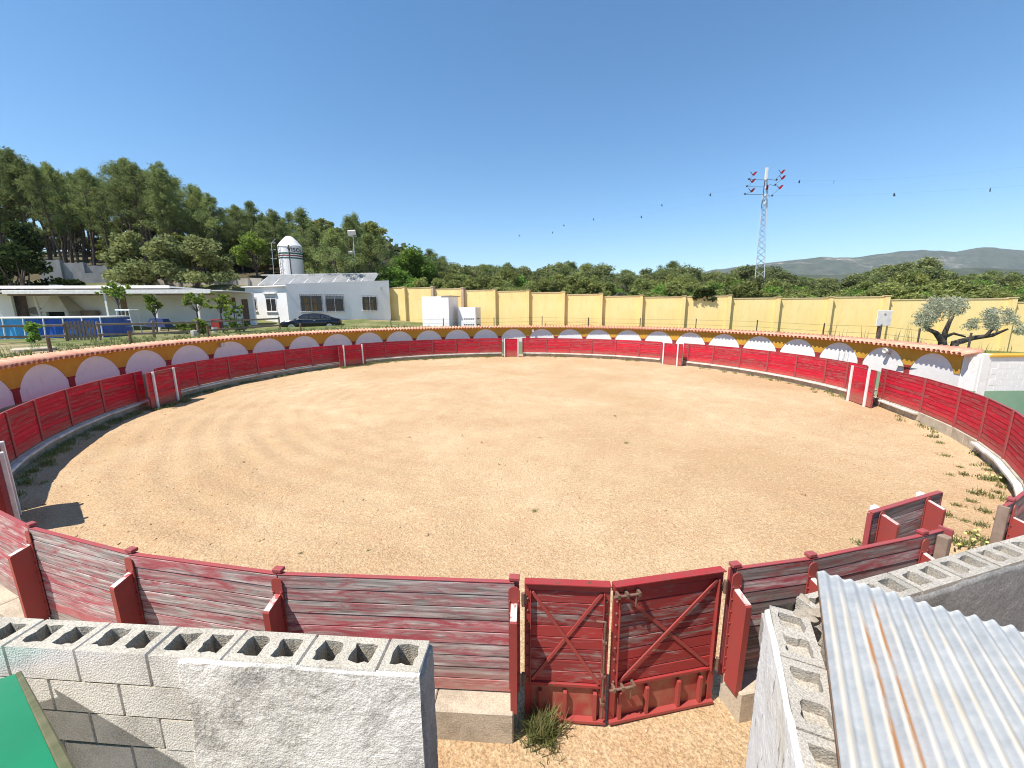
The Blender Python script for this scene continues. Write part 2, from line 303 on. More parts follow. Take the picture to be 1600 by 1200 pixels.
# ------------------------------------------------------------------ mesh helpers
class MB:
    """gathers simple solids; build() returns one mesh datablock"""
    def __init__(s): s.v = []; s.f = []
    def add(s, vs, fs, T=None):
        b = len(s.v)
        for p in vs:
            s.v.append(tuple(T @ Vector(p)) if T else tuple(p))
        s.f += [tuple(i + b for i in q) for q in fs]
        return s
    def box(s, x0, x1, y0, y1, z0, z1, T=None, ch=0.0):
        if ch <= 0:
            vs = [(x0, y0, z0), (x1, y0, z0), (x1, y1, z0), (x0, y1, z0), (x0, y0, z1), (x1, y0, z1), (x1, y1, z1), (x0, y1, z1)]
            fs = [(0, 3, 2, 1), (4, 5, 6, 7), (0, 1, 5, 4), (1, 2, 6, 5), (2, 3, 7, 6), (3, 0, 4, 7)]
            return s.add(vs, fs, T)
        bm = bmesh.new(); bmesh.ops.create_cube(bm, size=1)
        for q in bm.verts: q.co = Vector(((x0 + x1) / 2 + q.co.x * (x1 - x0), (y0 + y1) / 2 + q.co.y * (y1 - y0), (z0 + z1) / 2 + q.co.z * (z1 - z0)))
        bmesh.ops.bevel(bm, geom=bm.edges[:], offset=ch, segments=1, affect='EDGES')
        bm.verts.index_update()
        s.add([q.co.copy() for q in bm.verts], [tuple(q.index for q in fc.verts) for fc in bm.faces], T); bm.free(); return s
    def prism(s, poly, x0, x1, T=None):
        """poly in (y,z), extruded along x"""
        n = len(poly)
        vs = [(x0, a, b) for a, b in poly] + [(x1, a, b) for a, b in poly]
        fs = [tuple(reversed(range(n))), tuple(range(n, 2 * n))] + [(i, (i + 1) % n, n + (i + 1) % n, n + i) for i in range(n)]
        return s.add(vs, fs, T)
    def tube(s, pts, r, n=8, T=None, cap=True):
        pts = [Vector(p) for p in pts]; rs = r if isinstance(r, (list, tuple)) else [r] * len(pts)
        vs = []; up = None
        for i, p in enumerate(pts):
            d = (pts[min(i + 1, len(pts) - 1)] - pts[max(i - 1, 0)]).normalized()
            a = Vector((0, 0, 1)) if abs(d.z) < 0.9 else Vector((1, 0, 0))
            if up is not None: a = up
            e1 = (a - d * a.dot(d)).normalized(); e2 = d.cross(e1); up = e1
            for k in range(n):
                t = 2 * math.pi * k / n
                vs.append(p + (e1 * math.cos(t) + e2 * math.sin(t)) * rs[i])
        fs = []
        for i in range(len(pts) - 1):
            for k in range(n):
                a, b = i * n + k, i * n + (k + 1) % n
                fs.append((a, b, b + n, a + n))
        if cap: fs += [tuple(reversed(range(n))), tuple(range((len(pts) - 1) * n, len(pts) * n))]
        return s.add(vs, fs, T)
    def lathe(s, prof, n=24, T=None):
        vs = []; fs = []
        for r_, z in prof:
            for k in range(n):
                t = 2 * math.pi * k / n; vs.append((r_ * math.cos(t), r_ * math.sin(t), z))
        for i in range(len(prof) - 1):
            for k in range(n):
                a, b = i * n + k, i * n + (k + 1) % n
                fs.append((a, b, b + n, a + n))
        if prof[0][0] > 1e-4: fs.append(tuple(reversed(range(n))))
        if prof[-1][0] > 1e-4: fs.append(tuple(range((len(prof) - 1) * n, len(prof) * n)))
        return s.add(vs, fs, T)
    def build(s, name, m=None, smooth=False):
        me = bpy.data.meshes.new(name); me.from_pydata([tuple(p) for p in s.v], [], s.f)
        if m: me.materials.append(M[m] if isinstance(m, str) else m)
        if smooth: me.polygons.foreach_set('use_smooth', [True] * len(me.polygons))
        me.validate(); me.update(); return me

def np_mesh(name, verts, faces, m, smooth=False):
    me = bpy.data.meshes.new(name); n = len(verts); k = faces.shape[1]
    me.vertices.add(n); me.vertices.foreach_set('co', np.asarray(verts, np.float32).ravel())
    me.loops.add(faces.size); me.loops.foreach_set('vertex_index', faces.astype(np.int32).ravel())
    me.polygons.add(len(faces)); me.polygons.foreach_set('loop_start', np.arange(0, faces.size, k, dtype=np.int32))
    if smooth: me.polygons.foreach_set('use_smooth', np.ones(len(faces), bool))
    me.materials.append(M[m]); me.update(calc_edges=True); return me
def grid_faces(nu, nv, wrap=False):
    i = np.arange(nu - (0 if wrap else 1))[:, None]; j = np.arange(nv - 1)[None, :]
    i2 = (i + 1) % nu
    return np.stack([i * nv + j, i2 * nv + j, i2 * nv + j + 1, i * nv + j + 1], -1).reshape(-1, 4)

def obj(name, me, label=None, cat=None, kind=None, group=None):
    """link one top-level mesh object"""
    o = bpy.data.objects.new(name, me); COL.objects.link(o)
    for k, v in (('label', label), ('kind', kind), ('category', cat), ('group', group)):
        if v: o[k] = v
    return o
def wpart(name, me, parent, label=None, kind=None):
    """part whose mesh is written in world coordinates, below a thing standing at parent.location"""
    o = bpy.data.objects.new(name, me); COL.objects.link(o); o.parent = parent
    base = parent
    off = Vector(parent.location)
    while base.parent is not None:
        base = base.parent; off = off + Vector(base.location)
    o.location = -off
    if label: o['label'] = label
    if kind: o['kind'] = kind
    return o
def mpart(name, me, parent, Mx, label=None):
    """part placed by a world matrix below a thing that is only translated"""
    o = bpy.data.objects.new(name, me); COL.objects.link(o); o.parent = parent
    o.matrix_basis = Matrix.Translation(-Vector(parent.location)) @ Mx
    if label: o['label'] = label
    return o
def lpart(name, me, parent, loc=(0, 0, 0), rz=0.0, label=None):
    """part in its thing's own coordinates"""
    o = bpy.data.objects.new(name, me); COL.objects.link(o); o.parent = parent; o.location = loc; o.rotation_euler = (0, 0, rz)
    if label: o['label'] = label
    return o
def thing(name, label, cat, loc=(0, 0, 0), rz=0.0, group=None):
    o = bpy.data.objects.new(name, None); COL.objects.link(o); o.location = loc; o.rotation_euler = (0, 0, rz)
    o.empty_display_size = 0.2; o['label'] = label; o['category'] = cat
    if group: o['group'] = group
    return o
def dup(root, loc, rz, label=None, scale=None, group=None):
    r = root.copy(); COL.objects.link(r); r.location = loc; r.rotation_euler = (0, 0, rz)
    if scale: r.scale = scale
    if label: r['label'] = label
    if group: r['group'] = group
    for ch in list(root.children):
        c = ch.copy(); COL.objects.link(c); c.parent = r
        for g in list(ch.children):
            d = g.copy(); COL.objects.link(d); d.parent = c
    return r
def frame(p, x, z=Vector((0, 0, 1))):
    """matrix with origin p, local X along x, local Z up"""
    x = Vector(x).normalized(); y = z.cross(x).normalized(); zz = x.cross(y)
    return Matrix(((x.x, y.x, zz.x, p[0]), (x.y, y.y, zz.y, p[1]), (x.z, y.z, zz.z, p[2]), (0, 0, 0, 1)))

# ------------------------------------------------------------------ the ground
CX, CY, RB, RW = -0.18, 19.33, 15.9, 17.3            # ring centre, barrier radius, arcade wall radius
def ring(deg, r, z=0.0):
    t = R(deg); return Vector((CX + r * math.sin(t), CY + r * math.cos(t), z))

def sand_h(x, y):
    d = np.hypot(x - CX, y - CY)
    h = 0.035 * (vnoise(x * 0.5, y * 0.5, 3) - 0.5) + 0.030 * (vnoise(x * 2.1, y * 2.1, 5) - 0.5) + 0.020 * (vnoise(x * 6.5, y * 6.5, 9) - 0.5)
    tr = np.sin(d * 8.0 + 4.0 * vnoise(x * 0.35, y * 0.35, 11)) * 0.017 * sm((d - 5) / 4) * sm((4 - x) / 12) * (0.3 + vnoise(x * 0.7, y * 0.7, 8))
    return (h + tr) * np.where(d < 15.4, 1, 0.6)
nr, na = 170, 520
rr = np.linspace(0.02, 18.3, nr)[None, :]; aa = np.linspace(0, 2 * math.pi, na, endpoint=False)[:, None]
gx = CX + rr * np.sin(aa); gy = CY + rr * np.cos(aa)
V = np.stack([gx, gy, sand_h(gx, gy)], -1).reshape(-1, 3)
me = np_mesh('arena_ground', V, grid_faces(na, nr, True)[:, ::-1], 'sand', True)
obj('arena_ground', me, kind='structure')

def terr(x, y):
    x = np.asarray(x, float); y = np.asarray(y, float)
    d = np.hypot(x, y)
    g = np.clip(2.50 - 0.029 * (x + 14), 0.95, 2.52)
    g = g + 0.055 * np.clip(y - 33, 0, 8) * sm((2 - x) / 14)
    wl = sm((-11 - x) / 20)
    g = g + wl * (4.2 * sm((y - 37.5) / 8) + 0.21 * np.clip(y - 45, 0, 45))
    g = g + np.clip(d - 120, 0, 1400) * 0.045 * sm((d - 120) / 200)
    g = g + 0.10 * (vnoise(x * 0.35, y * 0.35, 21) - 0.5) * sm((d - 20) / 30) + 0.05 * (vnoise(x * 1.1, y * 1.1, 22) - 0.5)
    return g
def gz(x, y): return float(terr(x, y))
# polar sheet round the ring, from the arcade wall's back out to the hills; the near side stays at yard level
rs = np.concatenate([np.linspace(17.75, 30, 40), np.geomspace(30.5, 150, 110), np.geomspace(155, 5200, 60)])[None, :]
aa = np.linspace(R(-128), R(100), 420)[:, None]
gx = CX + rs * np.sin(aa); gy = CY + rs * np.cos(aa)
V = np.stack([gx, gy, terr(gx, gy)], -1).reshape(-1, 3)
obj('terrain', np_mesh('terrain', V, grid_faces(420, rs.shape[1])[:, ::-1], 'terrain', True), kind='structure')
bx = np.linspace(16.9, 46, 60)[:, None]; by = np.linspace(14.05, 17.6, 14)[None, :]
obj('bank_ground', np_mesh('bank_ground', np.stack([bx + 0 * by, by + 0 * bx, terr(bx, by) - 0.03], -1).reshape(-1, 3), grid_faces(60, 14), 'terrain', True), kind='structure')
# low ground behind the camera and beyond the near side, under everything else
aa = np.linspace(R(112), R(236), 160)[:, None]
rs2 = np.concatenate([np.linspace(17.9, 40, 30), np.geomspace(41, 5200, 50)])[None, :]
gx = CX + rs2 * np.sin(aa); gy = CY + rs2 * np.cos(aa)
V = np.stack([gx, gy, -0.03 + 0 * gx + np.clip(rs2 - 30, 0, 200) * 0.004 + 0 * aa], -1).reshape(-1, 3)
obj('yard_ground', np_mesh('yard_ground', V, grid_faces(160, rs2.shape[1])[:, ::-1], 'sand', True), kind='structure')

# hills: two ridges on the horizon
def hills(name, dist, pts, x0, x1, depth, seed, amp):
    px = [p[0] for p in pts]; py = [p[1] for p in pts]
    nu, nv = 260, 60
    xs = np.linspace(x0, x1, nu); V = np.zeros((nu, nv, 3))
    for i, q in enumerate(xs):
        yy = np.interp(q, px, py); top = site(q, yy, dist); d = Vector((top.x, top.y, 0)).normalized(); L = math.hypot(top.x, top.y)
        v = np.linspace(0, 1.35, nv)
        dd = L - depth + depth * v
        hx, hy = d.x * dd, d.y * dd
        z0 = terr(hx, hy)
        prof = np.where(v < 1, sm(v) ** 1.15, 1 - 0.4 * (v - 1) / 0.35)
        rough = (vnoise(hx / 260, hy / 260, seed) - 0.5) * amp + (vnoise(hx / 90, hy / 90, seed + 1) - 0.5) * amp * 0.45 + (vnoise(hx / 35, hy / 35, seed + 2) - 0.5) * amp * 0.2
        V[i, :, 0] = hx; V[i, :, 1] = hy; V[i, :, 2] = np.maximum(z0 - 3, z0 + (top.z - z0) * prof + rough * (0.25 + np.minimum(v, 1)) * np.clip(v * 4, 0, 1))
    obj(name, np_mesh(name, V.reshape(-1, 3), grid_faces(nu, nv)[:, ::-1], 'hill', True), kind='structure')
hills('hills', 3300, [(300, 470), (900, 452), (1050, 440), (1115, 424), (1160, 418), (1215, 411), (1262, 406), (1300, 404), (1340, 402), (1380, 398), (1420, 393), (1440, 391), (1470, 393), (1492, 396), (1515, 392), (1535, 389), (1570, 389), (1600, 391), (1700, 393), (2100, 410)], 500, 2100, 1500, 31, 20)
hills('foothills', 1500, [(300, 476), (900, 460), (1100, 446), (1240, 433), (1330, 429), (1450, 426), (1530, 421), (1600, 424), (1700, 420), (2100, 430)], 500, 2100, 800, 41, 12)

# ------------------------------------------------------------------ barrier fence
PB, PT, NPL = 0.35, 1.575, 9
_pl = {}
def plank_mesh(L, h, t, m, ch=0.006):
    k = (round(L, 2), round(h, 3), t, m)
    if k not in _pl:
        oc = [(-t / 2 + ch, 0), (t / 2 - ch, 0), (t / 2, ch), (t / 2, h - ch), (t / 2 - ch, h), (-t / 2 + ch, h), (-t / 2, h - ch), (-t / 2, ch)]
        _pl[k] = MB().prism(oc, -L / 2, L / 2).build('plank', m)
    return _pl[k]
def buttress_meshes():
    # local: X along the fence, +Y away from the arena, Z up
    a = MB()
    prof = [(-0.055, 0.40), (0.055, 0.40)] + [(0.055 * math.cos(t), 1.50 + 0.055 * math.sin(t)) for t in np.linspace(0, math.pi, 7)]
    a.add([(x, 0.026, z) for x, z in prof] + [(x, 0.036, z) for x, z in prof],
          [tuple(range(len(prof))), tuple(reversed(range(len(prof), 2 * len(prof))))] + [(i, len(prof) + i, len(prof) + (i + 1) % len(prof), (i + 1) % len(prof)) for i in range(len(prof))])
    b = MB()
    for x in (-0.042, 0.042):
        for z in np.arange(0.46, 1.5, 0.135): b.lathe([(0.008, 0), (0.009, 0.006), (0.004, 0.011), (0.0, 0.012)], 6, Matrix.Translation((x, 0.036, z)) @ Matrix.Rotation(-math.pi / 2, 4, 'X'))
    c = MB().prism([(0.036, 0.30), (0.20, 0.30), (0.215, 1.31), (0.205, 1.325), (0.036, 1.375)], -0.032, 0.032)
    d = MB().prism([(0.038, 1.3755), (0.204, 1.3265), (0.206, 1.3285), (0.038, 1.3785)], -0.030, 0.030)
    return a.build('back_plate', 'red_steel'), b.build('rivets', 'red_steel'), c.build('buttress', 'red_steel'), d.build('buttress_top', 'chipped')
BUT = buttress_meshes()
_cap = {}
def fence(name, label, degs, mats, near=False, ends=(True, True), step=True, R0=RB, drop=()):
    p0 = ring(degs[0], R0)
    t = thing(name, label, 'barrier', p0)
    pts = [ring(a, R0) for a in degs]
    h = (PT - PB) / NPL
    for i in range(len(pts) - 1):
        a, b = pts[i], pts[i + 1]; d = b - a; L = d.length; mid = (a + b) / 2
        F = frame(mid, -d)                # local +Y points away from the arena
        if (F.to_3x3() @ Vector((0, 1, 0))).dot(mid - Vector((CX, CY, 0))) < 0: F = frame(mid, d)
        for k in range(NPL):
            T = Matrix.Translation((rnd.uniform(-0.004, 0.004), rnd.uniform(-0.003, 0.003), PB + k * h)) @ Matrix.Rotation(rnd.uniform(-0.0015, 0.0015), 4, 'Y') @ Matrix.Rotation(0.030 if near else -0.040, 4, 'X')
            mpart('plank', plank_mesh(L - 0.006, h - 0.006, 0.042, mats[(k * 7 + i * 3) % len(mats)]), t, F @ T)
        # rail on top, masonry base below, whitewashed foot step on the arena side
        mpart('top_rail', MB().box(-L / 2, L / 2, -0.024, 0.019, PT - 0.002, PT + 0.014, ch=0.004).build('top_rail', 'red_cap'), t, F)
        nb = max(1, round(L / 0.85))
        for q in range(nb):
            x0, x1 = -L / 2 + L * q / nb + 0.004, -L / 2 + L * (q + 1) / nb - 0.004
            mpart('base_block', MB().box(x0, x1, -0.06, 0.235, -0.15, PB - 0.012 - rnd.uniform(0, 0.006), ch=0.012).build('base_block', 'concrete'), t, F)
        if step and i not in drop:
            mpart('foot_step', MB().box(-L / 2 + 0.01, L / 2 - 0.01, -0.19, -0.062, 0.235, 0.305, ch=0.01).build('foot_step', 'kerb_white'), t, F @ Matrix.Rotation(rnd.uniform(-0.006, 0.006), 4, 'Y'))
    for i, p in enumerate(pts):
        a, b = pts[max(i - 1, 0)], pts[min(i + 1, len(pts) - 1)]
        d = (b - a); F = frame(p, -d)
        if (F.to_3x3() @ Vector((0, 1, 0))).dot(p - Vector((CX, CY, 0))) < 0: F = frame(p, d)
        if (i == 0 and not ends[0]) or (i == len(pts) - 1 and not ends[1]): continue
        if near:
            pl = mpart('back_plate', BUT[0], t, F); mpart('rivet_row', BUT[1], t, F)
            mpart('buttress', BUT[2], t, F); mpart('buttress_top', BUT[3], t, F)
            mpart('post_cap', MB().box(-0.05, 0.05, -0.05, 0.02, PT + 0.022, PT + 0.062, ch=0.006).build('post_cap', 'red_cap'), t, F)
        else:
            mpart('buttress', BUT[2], t, F); mpart('back_plate', BUT[0], t, F)
        mpart('post', MB().box(-0.045, 0.045, -0.052, -0.0235, 0.30, PT - 0.002, ch=0.005).build('post', 'red_cap'), t, F)
    return t

def shield(name, label, a0, a1, R1, near=False, posts=(0.16, 0.84), mats=('red_wood',)):
    """refuge shield: plank screen standing free in front of a gap, two white posts on its arena face"""
    p, q = ring(a0, R1), ring(a1, R1); d = q - p; L = d.length; mid = (p + q) / 2
    t = thing(name, label, 'refuge screen', mid)
    F = frame(mid, -d)
    if (F.to_3x3() @ Vector((0, 1, 0))).dot(mid - Vector((CX, CY, 0))) < 0: F = frame(mid, d); fl = 1
    n = 10; top, bot = 1.545, 0.03; h = (top - bot) / n
    for k in range(n):
        mpart('plank', plank_mesh(L, h - 0.003, 0.042, mats[k % len(mats)]), t, F @ Matrix.Translation((rnd.uniform(-.006, .006), 0, bot + k * h)))
    mpart('top_rail', MB().box(-L / 2 - .003, L / 2 + .003, -0.03, 0.03, top, top + 0.022, ch=0.004).build('top_rail', 'red_cap'), t, F)
    for s in (-1, 1):
        mpart('edge_strip', MB().box(s * (L / 2 + 0.012) - 0.010, s * (L / 2 + 0.012) + 0.010, -0.028, 0.028, 0.02, top - 0.004).build('edge_strip', 'red_cap'), t, F)
    sg = 1
    for f in posts:
        x = (f - 0.5) * L
        mpart('white_post', MB().box(x - 0.045, x + 0.045, -0.095, -0.0235, -0.02, top + 0.035, ch=0.01).build('white_post', 'white_paint'), t, F)
        X = F @ Matrix.Translation((x, 0, -0.0))
        X2 = X @ Matrix.Diagonal((1, 1, 1.095 if near else 1, 1)); mpart('back_plate', BUT[0], t, X); mpart('buttress', BUT[2], t, X2)
        if near: mpart('buttress_top', BUT[3], t, X2)
        mpart('footing', MB().box(x - 0.06, x + 0.06, 0.03, 0.23, -0.1, 0.31, ch=0.01).build('footing', 'concrete'), t, F)
    return t

red = ['red_wood']; old = ['old_wood']; dark = ['old_wood_dark', 'old_wood', 'old_wood_dark']
FA = fence('barrier_fence', 'shaded red plank barrier whose foot lies in the widest band of dark shadow', [-137.2, -131.3, -125.4, -119.5, -113.2, -106.5, -99.6, -97.9], red, ends=(True, False))
FB = fence('barrier_fence', 'red plank barrier curving below the parked dark car, its foot in narrow shadow', [-95.0, -86.5, -79.3, -72.5, -65.7, -58.7, -50.3], red)
FC = fence('barrier_fence', 'red plank barrier below the white sheds, weeds along its foot', [-45.0, -38.2, -31.0, -24.0, -16.8, -9.6, -2.5], red)
FD = fence('barrier_fence', 'red plank barrier in full sun just right of the middle refuge screen, facing the gate', [4.1, 11.6, 18.7, 25.7, 32.8, 39.8, 46.1], red)
FE = fence('barrier_fence', 'red plank barrier in full sun below the tall lattice pylon', [52.3, 53.7, 60.4, 67.4, 74.3, 81.1, 87.8, 92.6, 96.4], red, ends=(False, True), drop=(0,))
FF = fence('barrier_fence', 'red plank barrier bending forward below the olive tree and plain white side wall', [99.5, 100.8, 108.8, 116.0, 121.6, 127.6, 134.5, 141.3], red, ends=(False, True), drop=(0, 2, 3))
FG = fence('barrier_fence', 'short bare plank barrier cut by the photo edge, beyond the far hollow-block wall', [142.2, 148.6, 154.6, 155.5], dark, near=True, ends=(True, False))
FH = fence('barrier_fence', 'weathered plank barrier behind the corrugated sheet, ending at a split grey post', [161.0, 162.2, 168.1, 171.3], dark, near=True, ends=(False, True))
FL = fence('barrier_fence', 'weathered grey and red plank barrier standing behind the partly rendered hollow-block wall', [-180.69, -172.24, -165.7, -159.2, -152.3, -145.4], old, near=True)
# the split grey post and bright red end strip that finish the barrier beside the open gateway
F = frame(ring(161.0, RB), ring(162.2, RB) - ring(161.0, RB)) @ Matrix.Diagonal((1, 1, 1, 1))
e = MB().box(0.08, 0.15, 0.03, 0.13, 0.2, 1.57, ch=0.008).build('split_post', 'wood_rail'); mpart('split_post', e, FH, F)
mpart('split_post', MB().box(0.025, 0.072, 0.03, 0.11, 0.2, 1.56, ch=0.008).build('split_post', 'wood_rail'), FH, F)
mpart('end_strip', MB().box(-0.035, -0.003, -0.04, 0.09, 0.2, 1.62, ch=0.004).build('end_strip', 'red_cap'), FH, F, 'bright red end strip')
G_ = frame(ring(155.5, RB), ring(155.5, RB) - ring(154.6, RB))
mpart('end_board', MB().box(0.004, 0.045, -0.05, 0.05, 0.0, 1.58, ch=0.006).build('end_board', 'wood_rail'), FG, G_)

shield('refuge_screen', 'refuge screen at the left photo edge, seen end on, its square shadow on the sand', -138.2, -143.6, 15.42)
shield('refuge_screen', 'shaded refuge screen with weeds at its foot, beside a dark gap below large arches', -93.5, -100.4, 15.3)
shield('refuge_screen', 'refuge screen with two white posts below the tail of the parked car', -45.0, -52.5, 15.3, posts=(0.17, 0.88))
shield('refuge_screen', 'smallest refuge screen with two white posts, on the far side facing the gate', 2.9, -1.9, 15.3, posts=(0.06, 0.96))
shield('refuge_screen', 'sunlit refuge screen beside a narrow dark gap, with the open yellow wall and pylon behind', 53.3, 47.4, 15.3, posts=(0.10, 0.80))
shield('refuge_screen', 'sunlit refuge screen beside the gap that shows broken stones and a green painted wall', 102.0, 96.2, 15.3, posts=(0.12, 0.80))
shield('refuge_screen', 'refuge screen seen from its bare plank back with two stout braces, beside the corrugated sheet', 161.9, 156.0, 15.33, near=True, posts=(0.22, 0.88), mats=('old_wood_dark', 'old_wood_dark', 'old_wood'))
# broken masonry in the gap at the right
st = thing('stone_pile', 'broken stones stacked in the gap beside the sunlit refuge screen', 'stones', ring(98.3, 15.9))
for k in range(11):
    bm = bmesh.new(); bmesh.ops.create_icosphere(bm, subdivisions=1, radius=1)
    for q in bm.verts: q.co *= rnd.uniform(0.75, 1.2)
    me = bpy.data.meshes.new('stone'); bm.to_mesh(me); bm.free(); me.materials.append(M['block_warm'])
    mpart('stone', me, st, Matrix.Translation(ring(rnd.uniform(97.3, 99.2), 15.9 + rnd.uniform(-0.05, 0.15), 0.06 + (k // 3) * 0.17)) @ Matrix.Rotation(rnd.uniform(0, 3), 4, 'Z') @ Matrix.Diagonal((rnd.uniform(.12, .2), rnd.uniform(.1, .16), rnd.uniform(.07, .11), 1)))

# ------------------------------------------------------------------ gate: two leaves
def leaf(name, label, hinge, meet, side):
    """side = +1 when the hinge is on the left. Local X from hinge to meeting stile, -Y towards the outside yard (the camera)"""
    d = meet - hinge; L = d.length
    t = thing(name, label, 'gate', hinge); F = frame(hinge, d)
    if side < 0: F = F @ Matrix.Diagonal((1, -1, 1, 1)) if False else F
    o = -1 if (F.to_3x3() @ Vector((0, 1, 0))).y > 0 else 1      # sign of local Y that faces the camera
    zb, zm, zt = 0.04, 0.43, 1.585
    def Bx(x0, x1, y0, y1, z0, z1, ch=0.003): ys = sorted((o * y0, o * y1)); return MB().box(x0, x1, ys[0], ys[1], z0, z1, ch=ch)
    h = (zt - 0.09 - zm - 0.04) / 8
    for k in range(8):
        mpart('plank', plank_mesh(L - 0.10, h - 0.003, 0.034, 'gate_wood'), t, F @ Matrix.Translation((L / 2 + rnd.uniform(-.004, .004), rnd.uniform(-.002, .002), zm + 0.035 + k * h)))
    mpart('top_bar', Bx(0.0, L, -0.03, 0.028, zt - 0.088, zt).build('top_bar', 'red_steel_worn'), t, F)
    mpart('top_flange', Bx(0.0, L, 0.0285, 0.062, zt - 0.008, zt + 0.002, 0).build('top_flange', 'red_steel_worn'), t, F)
    for x0, nm in ((0.0, 'stile'), (L - 0.062, 'stile')):
        s_ = mpart(nm, Bx(x0, x0 + 0.062, 0.0, 0.03, zb, zt - 0.09).build(nm, 'red_steel_worn'), t, F)
        fx = x0 + 0.056 if x0 == 0.0 else x0
        mpart('stile_flange', Bx(fx, fx + 0.006, 0.0305, 0.06, zm, zt - 0.09, 0).build('stile_flange', 'red_steel'), t, F)
        rv = MB()
        for z in np.arange(zm + 0.08, zt - 0.12, h):
            rv.lathe([(0.010, 0), (0.011, 0.008), (0.005, 0.014), (0, 0.015)], 7, Matrix.Translation((x0 + 0.03, o * 0.03, z)) @ Matrix.Rotation(o * -math.pi / 2, 4, 'X'))
        mpart('rivet_row', rv.build('rivet_row', 'bolt'), t, F)['kind'] = 'stuff'
    mpart('middle_bar', Bx(0.062, L - 0.062, 0.0, 0.038, zm - 0.004, zm + 0.03).build('middle_bar', 'red_steel_worn'), t, F)
    mpart('kick_plate', Bx(0.03, L - 0.03, -0.012, 0.004, zb + 0.02, zm - 0.005, 0).build('kick_plate', 'rust_plate'), t, F)
    mpart('bottom_bar', Bx(0.0, L, 0.0, 0.062, zb - 0.018, zb + 0.018).build('bottom_bar', 'red_steel'), t, F)
    nr_ = 4 if L > 1.05 else 3
    for k in range(nr_):
        x = 0.05 + (L - 0.1) * (k + (0.3 if k == 0 else 0)) / (nr_ - 1) - (0.06 if k == nr_ - 1 else 0)
        mpart('rib', Bx(x - 0.018, x + 0.018, 0.0045, 0.052, zb + 0.019, zm - 0.06).build('rib', 'red_steel'), t, F)
    # the two crossed bars
    a0, a1, b0, b1 = 0.075, L - 0.075, zm + 0.05, zt - 0.10
    for k, (xa, xb) in enumerate(((a0, a1), (a1, a0))):
        va, vb = Vector((xa, 0, b0)), Vector((xb, 0, b1)); ln = (vb - va).length; an = math.atan2(b1 - b0, xb - xa)
        y0, y1 = (0.019, 0.031) if k == 0 else (0.0315, 0.046)
        me = Bx(0, ln, y0, y1, -0.017, 0.017).build('cross_bar', 'red_steel')
        mpart('cross_bar', me, t, F @ Matrix.Translation(va) @ Matrix.Rotation(-an, 4, 'Y'))
    for z in (0.50, 1.40):
        mpart('hinge', MB().tube([(-0.012, o * 0.045, z - 0.07), (-0.012, o * 0.045, z + 0.07)], 0.017, 10).box(-0.03, 0.02, *sorted((o * 0.031, o * 0.040)), z - 0.05, z + 0.05).build('hinge', 'bolt'), t, F)
    return t, F, L, o
hl, mt_, hr = ring(178.95, RB - 0.03), Vector((0.935, 3.405, 0)), ring(171.75, RB - 0.03)
gl, Fg, Lg, og = leaf('gate_leaf', 'red gate leaf with the weed growing at its foot, narrower of the two', hl, mt_ - Vector((0.012, 0, 0)), 1)
gr, Fh, Lh, oh = leaf('gate_leaf', 'wider red gate leaf with bolts and rust-patched top bar, beside the white-painted block wall', hr, mt_ + Vector((0.012, -0.004, 0)), -1)
rod = MB().tube([(Lg - 0.045, og * 0.075, 0.12), (Lg - 0.045, og * 0.075, 1.22)], 0.011, 8).tube([(Lg - 0.045, og * 0.075, 1.22), (Lg - 0.13, og * 0.075, 1.225)], 0.010, 8)
for z in (0.3, 0.62, 1.0): rod.box(Lg - 0.065, Lg - 0.025, *sorted((og * 0.0305, og * 0.09)), z - 0.012, z + 0.012)
mpart('drop_bolt', rod.build('drop_bolt', 'bolt'), gl, Fg)
for z in (0.47, 1.50):
    bt = MB().tube([(Lh + 0.03, oh * 0.085, z), (Lh - 0.24, oh * 0.085, z)], 0.012, 8).tube([(Lh - 0.20, oh * 0.085, z), (Lh - 0.20, oh * 0.085, z - 0.13)], 0.009, 8)
    for x in (Lh - 0.02, Lh - 0.11, Lh - 0.23): bt.box(x - 0.012, x + 0.012, *sorted((oh * 0.031, oh * 0.10)), z - 0.022, z + 0.022)
    mpart('slide_bolt', bt.build('slide_bolt', 'bolt'), gr, Fh)

# ------------------------------------------------------------------ arcade wall round the ring, tiled roof
AR = thing('arcade_wall', 'round wall painted with white blind arches, ochre spandrels and a clay tile roof', 'wall', ring(0, RW))
A0, A1 = -141.0, 105.9
def arc_shell(a0, a1, r0, r1, z0, z1, n, m, name):
    t = np.radians(np.linspace(a0, a1, n)); pr = [(r0, z0), (r0, z1), (r1, z1), (r1, z0)]
    V = np.stack([np.stack([CX + r * np.sin(t), CY + r * np.cos(t), np.full(n, z)], -1) for r, z in pr], 1).reshape(-1, 3)
    f = [(i * 4 + k, i * 4 + (k + 1) % 4, (i + 1) * 4 + (k + 1) % 4, (i + 1) * 4 + k) for i in range(n - 1) for k in range(4)]
    f += [(0, 3, 2, 1), ((n - 1) * 4, (n - 1) * 4 + 1, (n - 1) * 4 + 2, (n - 1) * 4 + 3)]
    b = MB(); b.v = [tuple(q) for q in V]; b.f = f; return b.build(name, m)
wpart('wall_body', arc_shell(A0, A1, RW, RW + 0.45, -0.2, 2.40, 280, 'limewash', 'wall_body'), AR)
wpart('green_dado', arc_shell(A0, A1, RW - 0.006, RW + 0.01, -0.1, 1.15, 280, 'green_dado', 'green_dado'), AR)
STEP = 8.36
cents = [101.5 - STEP * k for k in range(29)]
def on_wall(a, r, z): return ring(a, r, z)
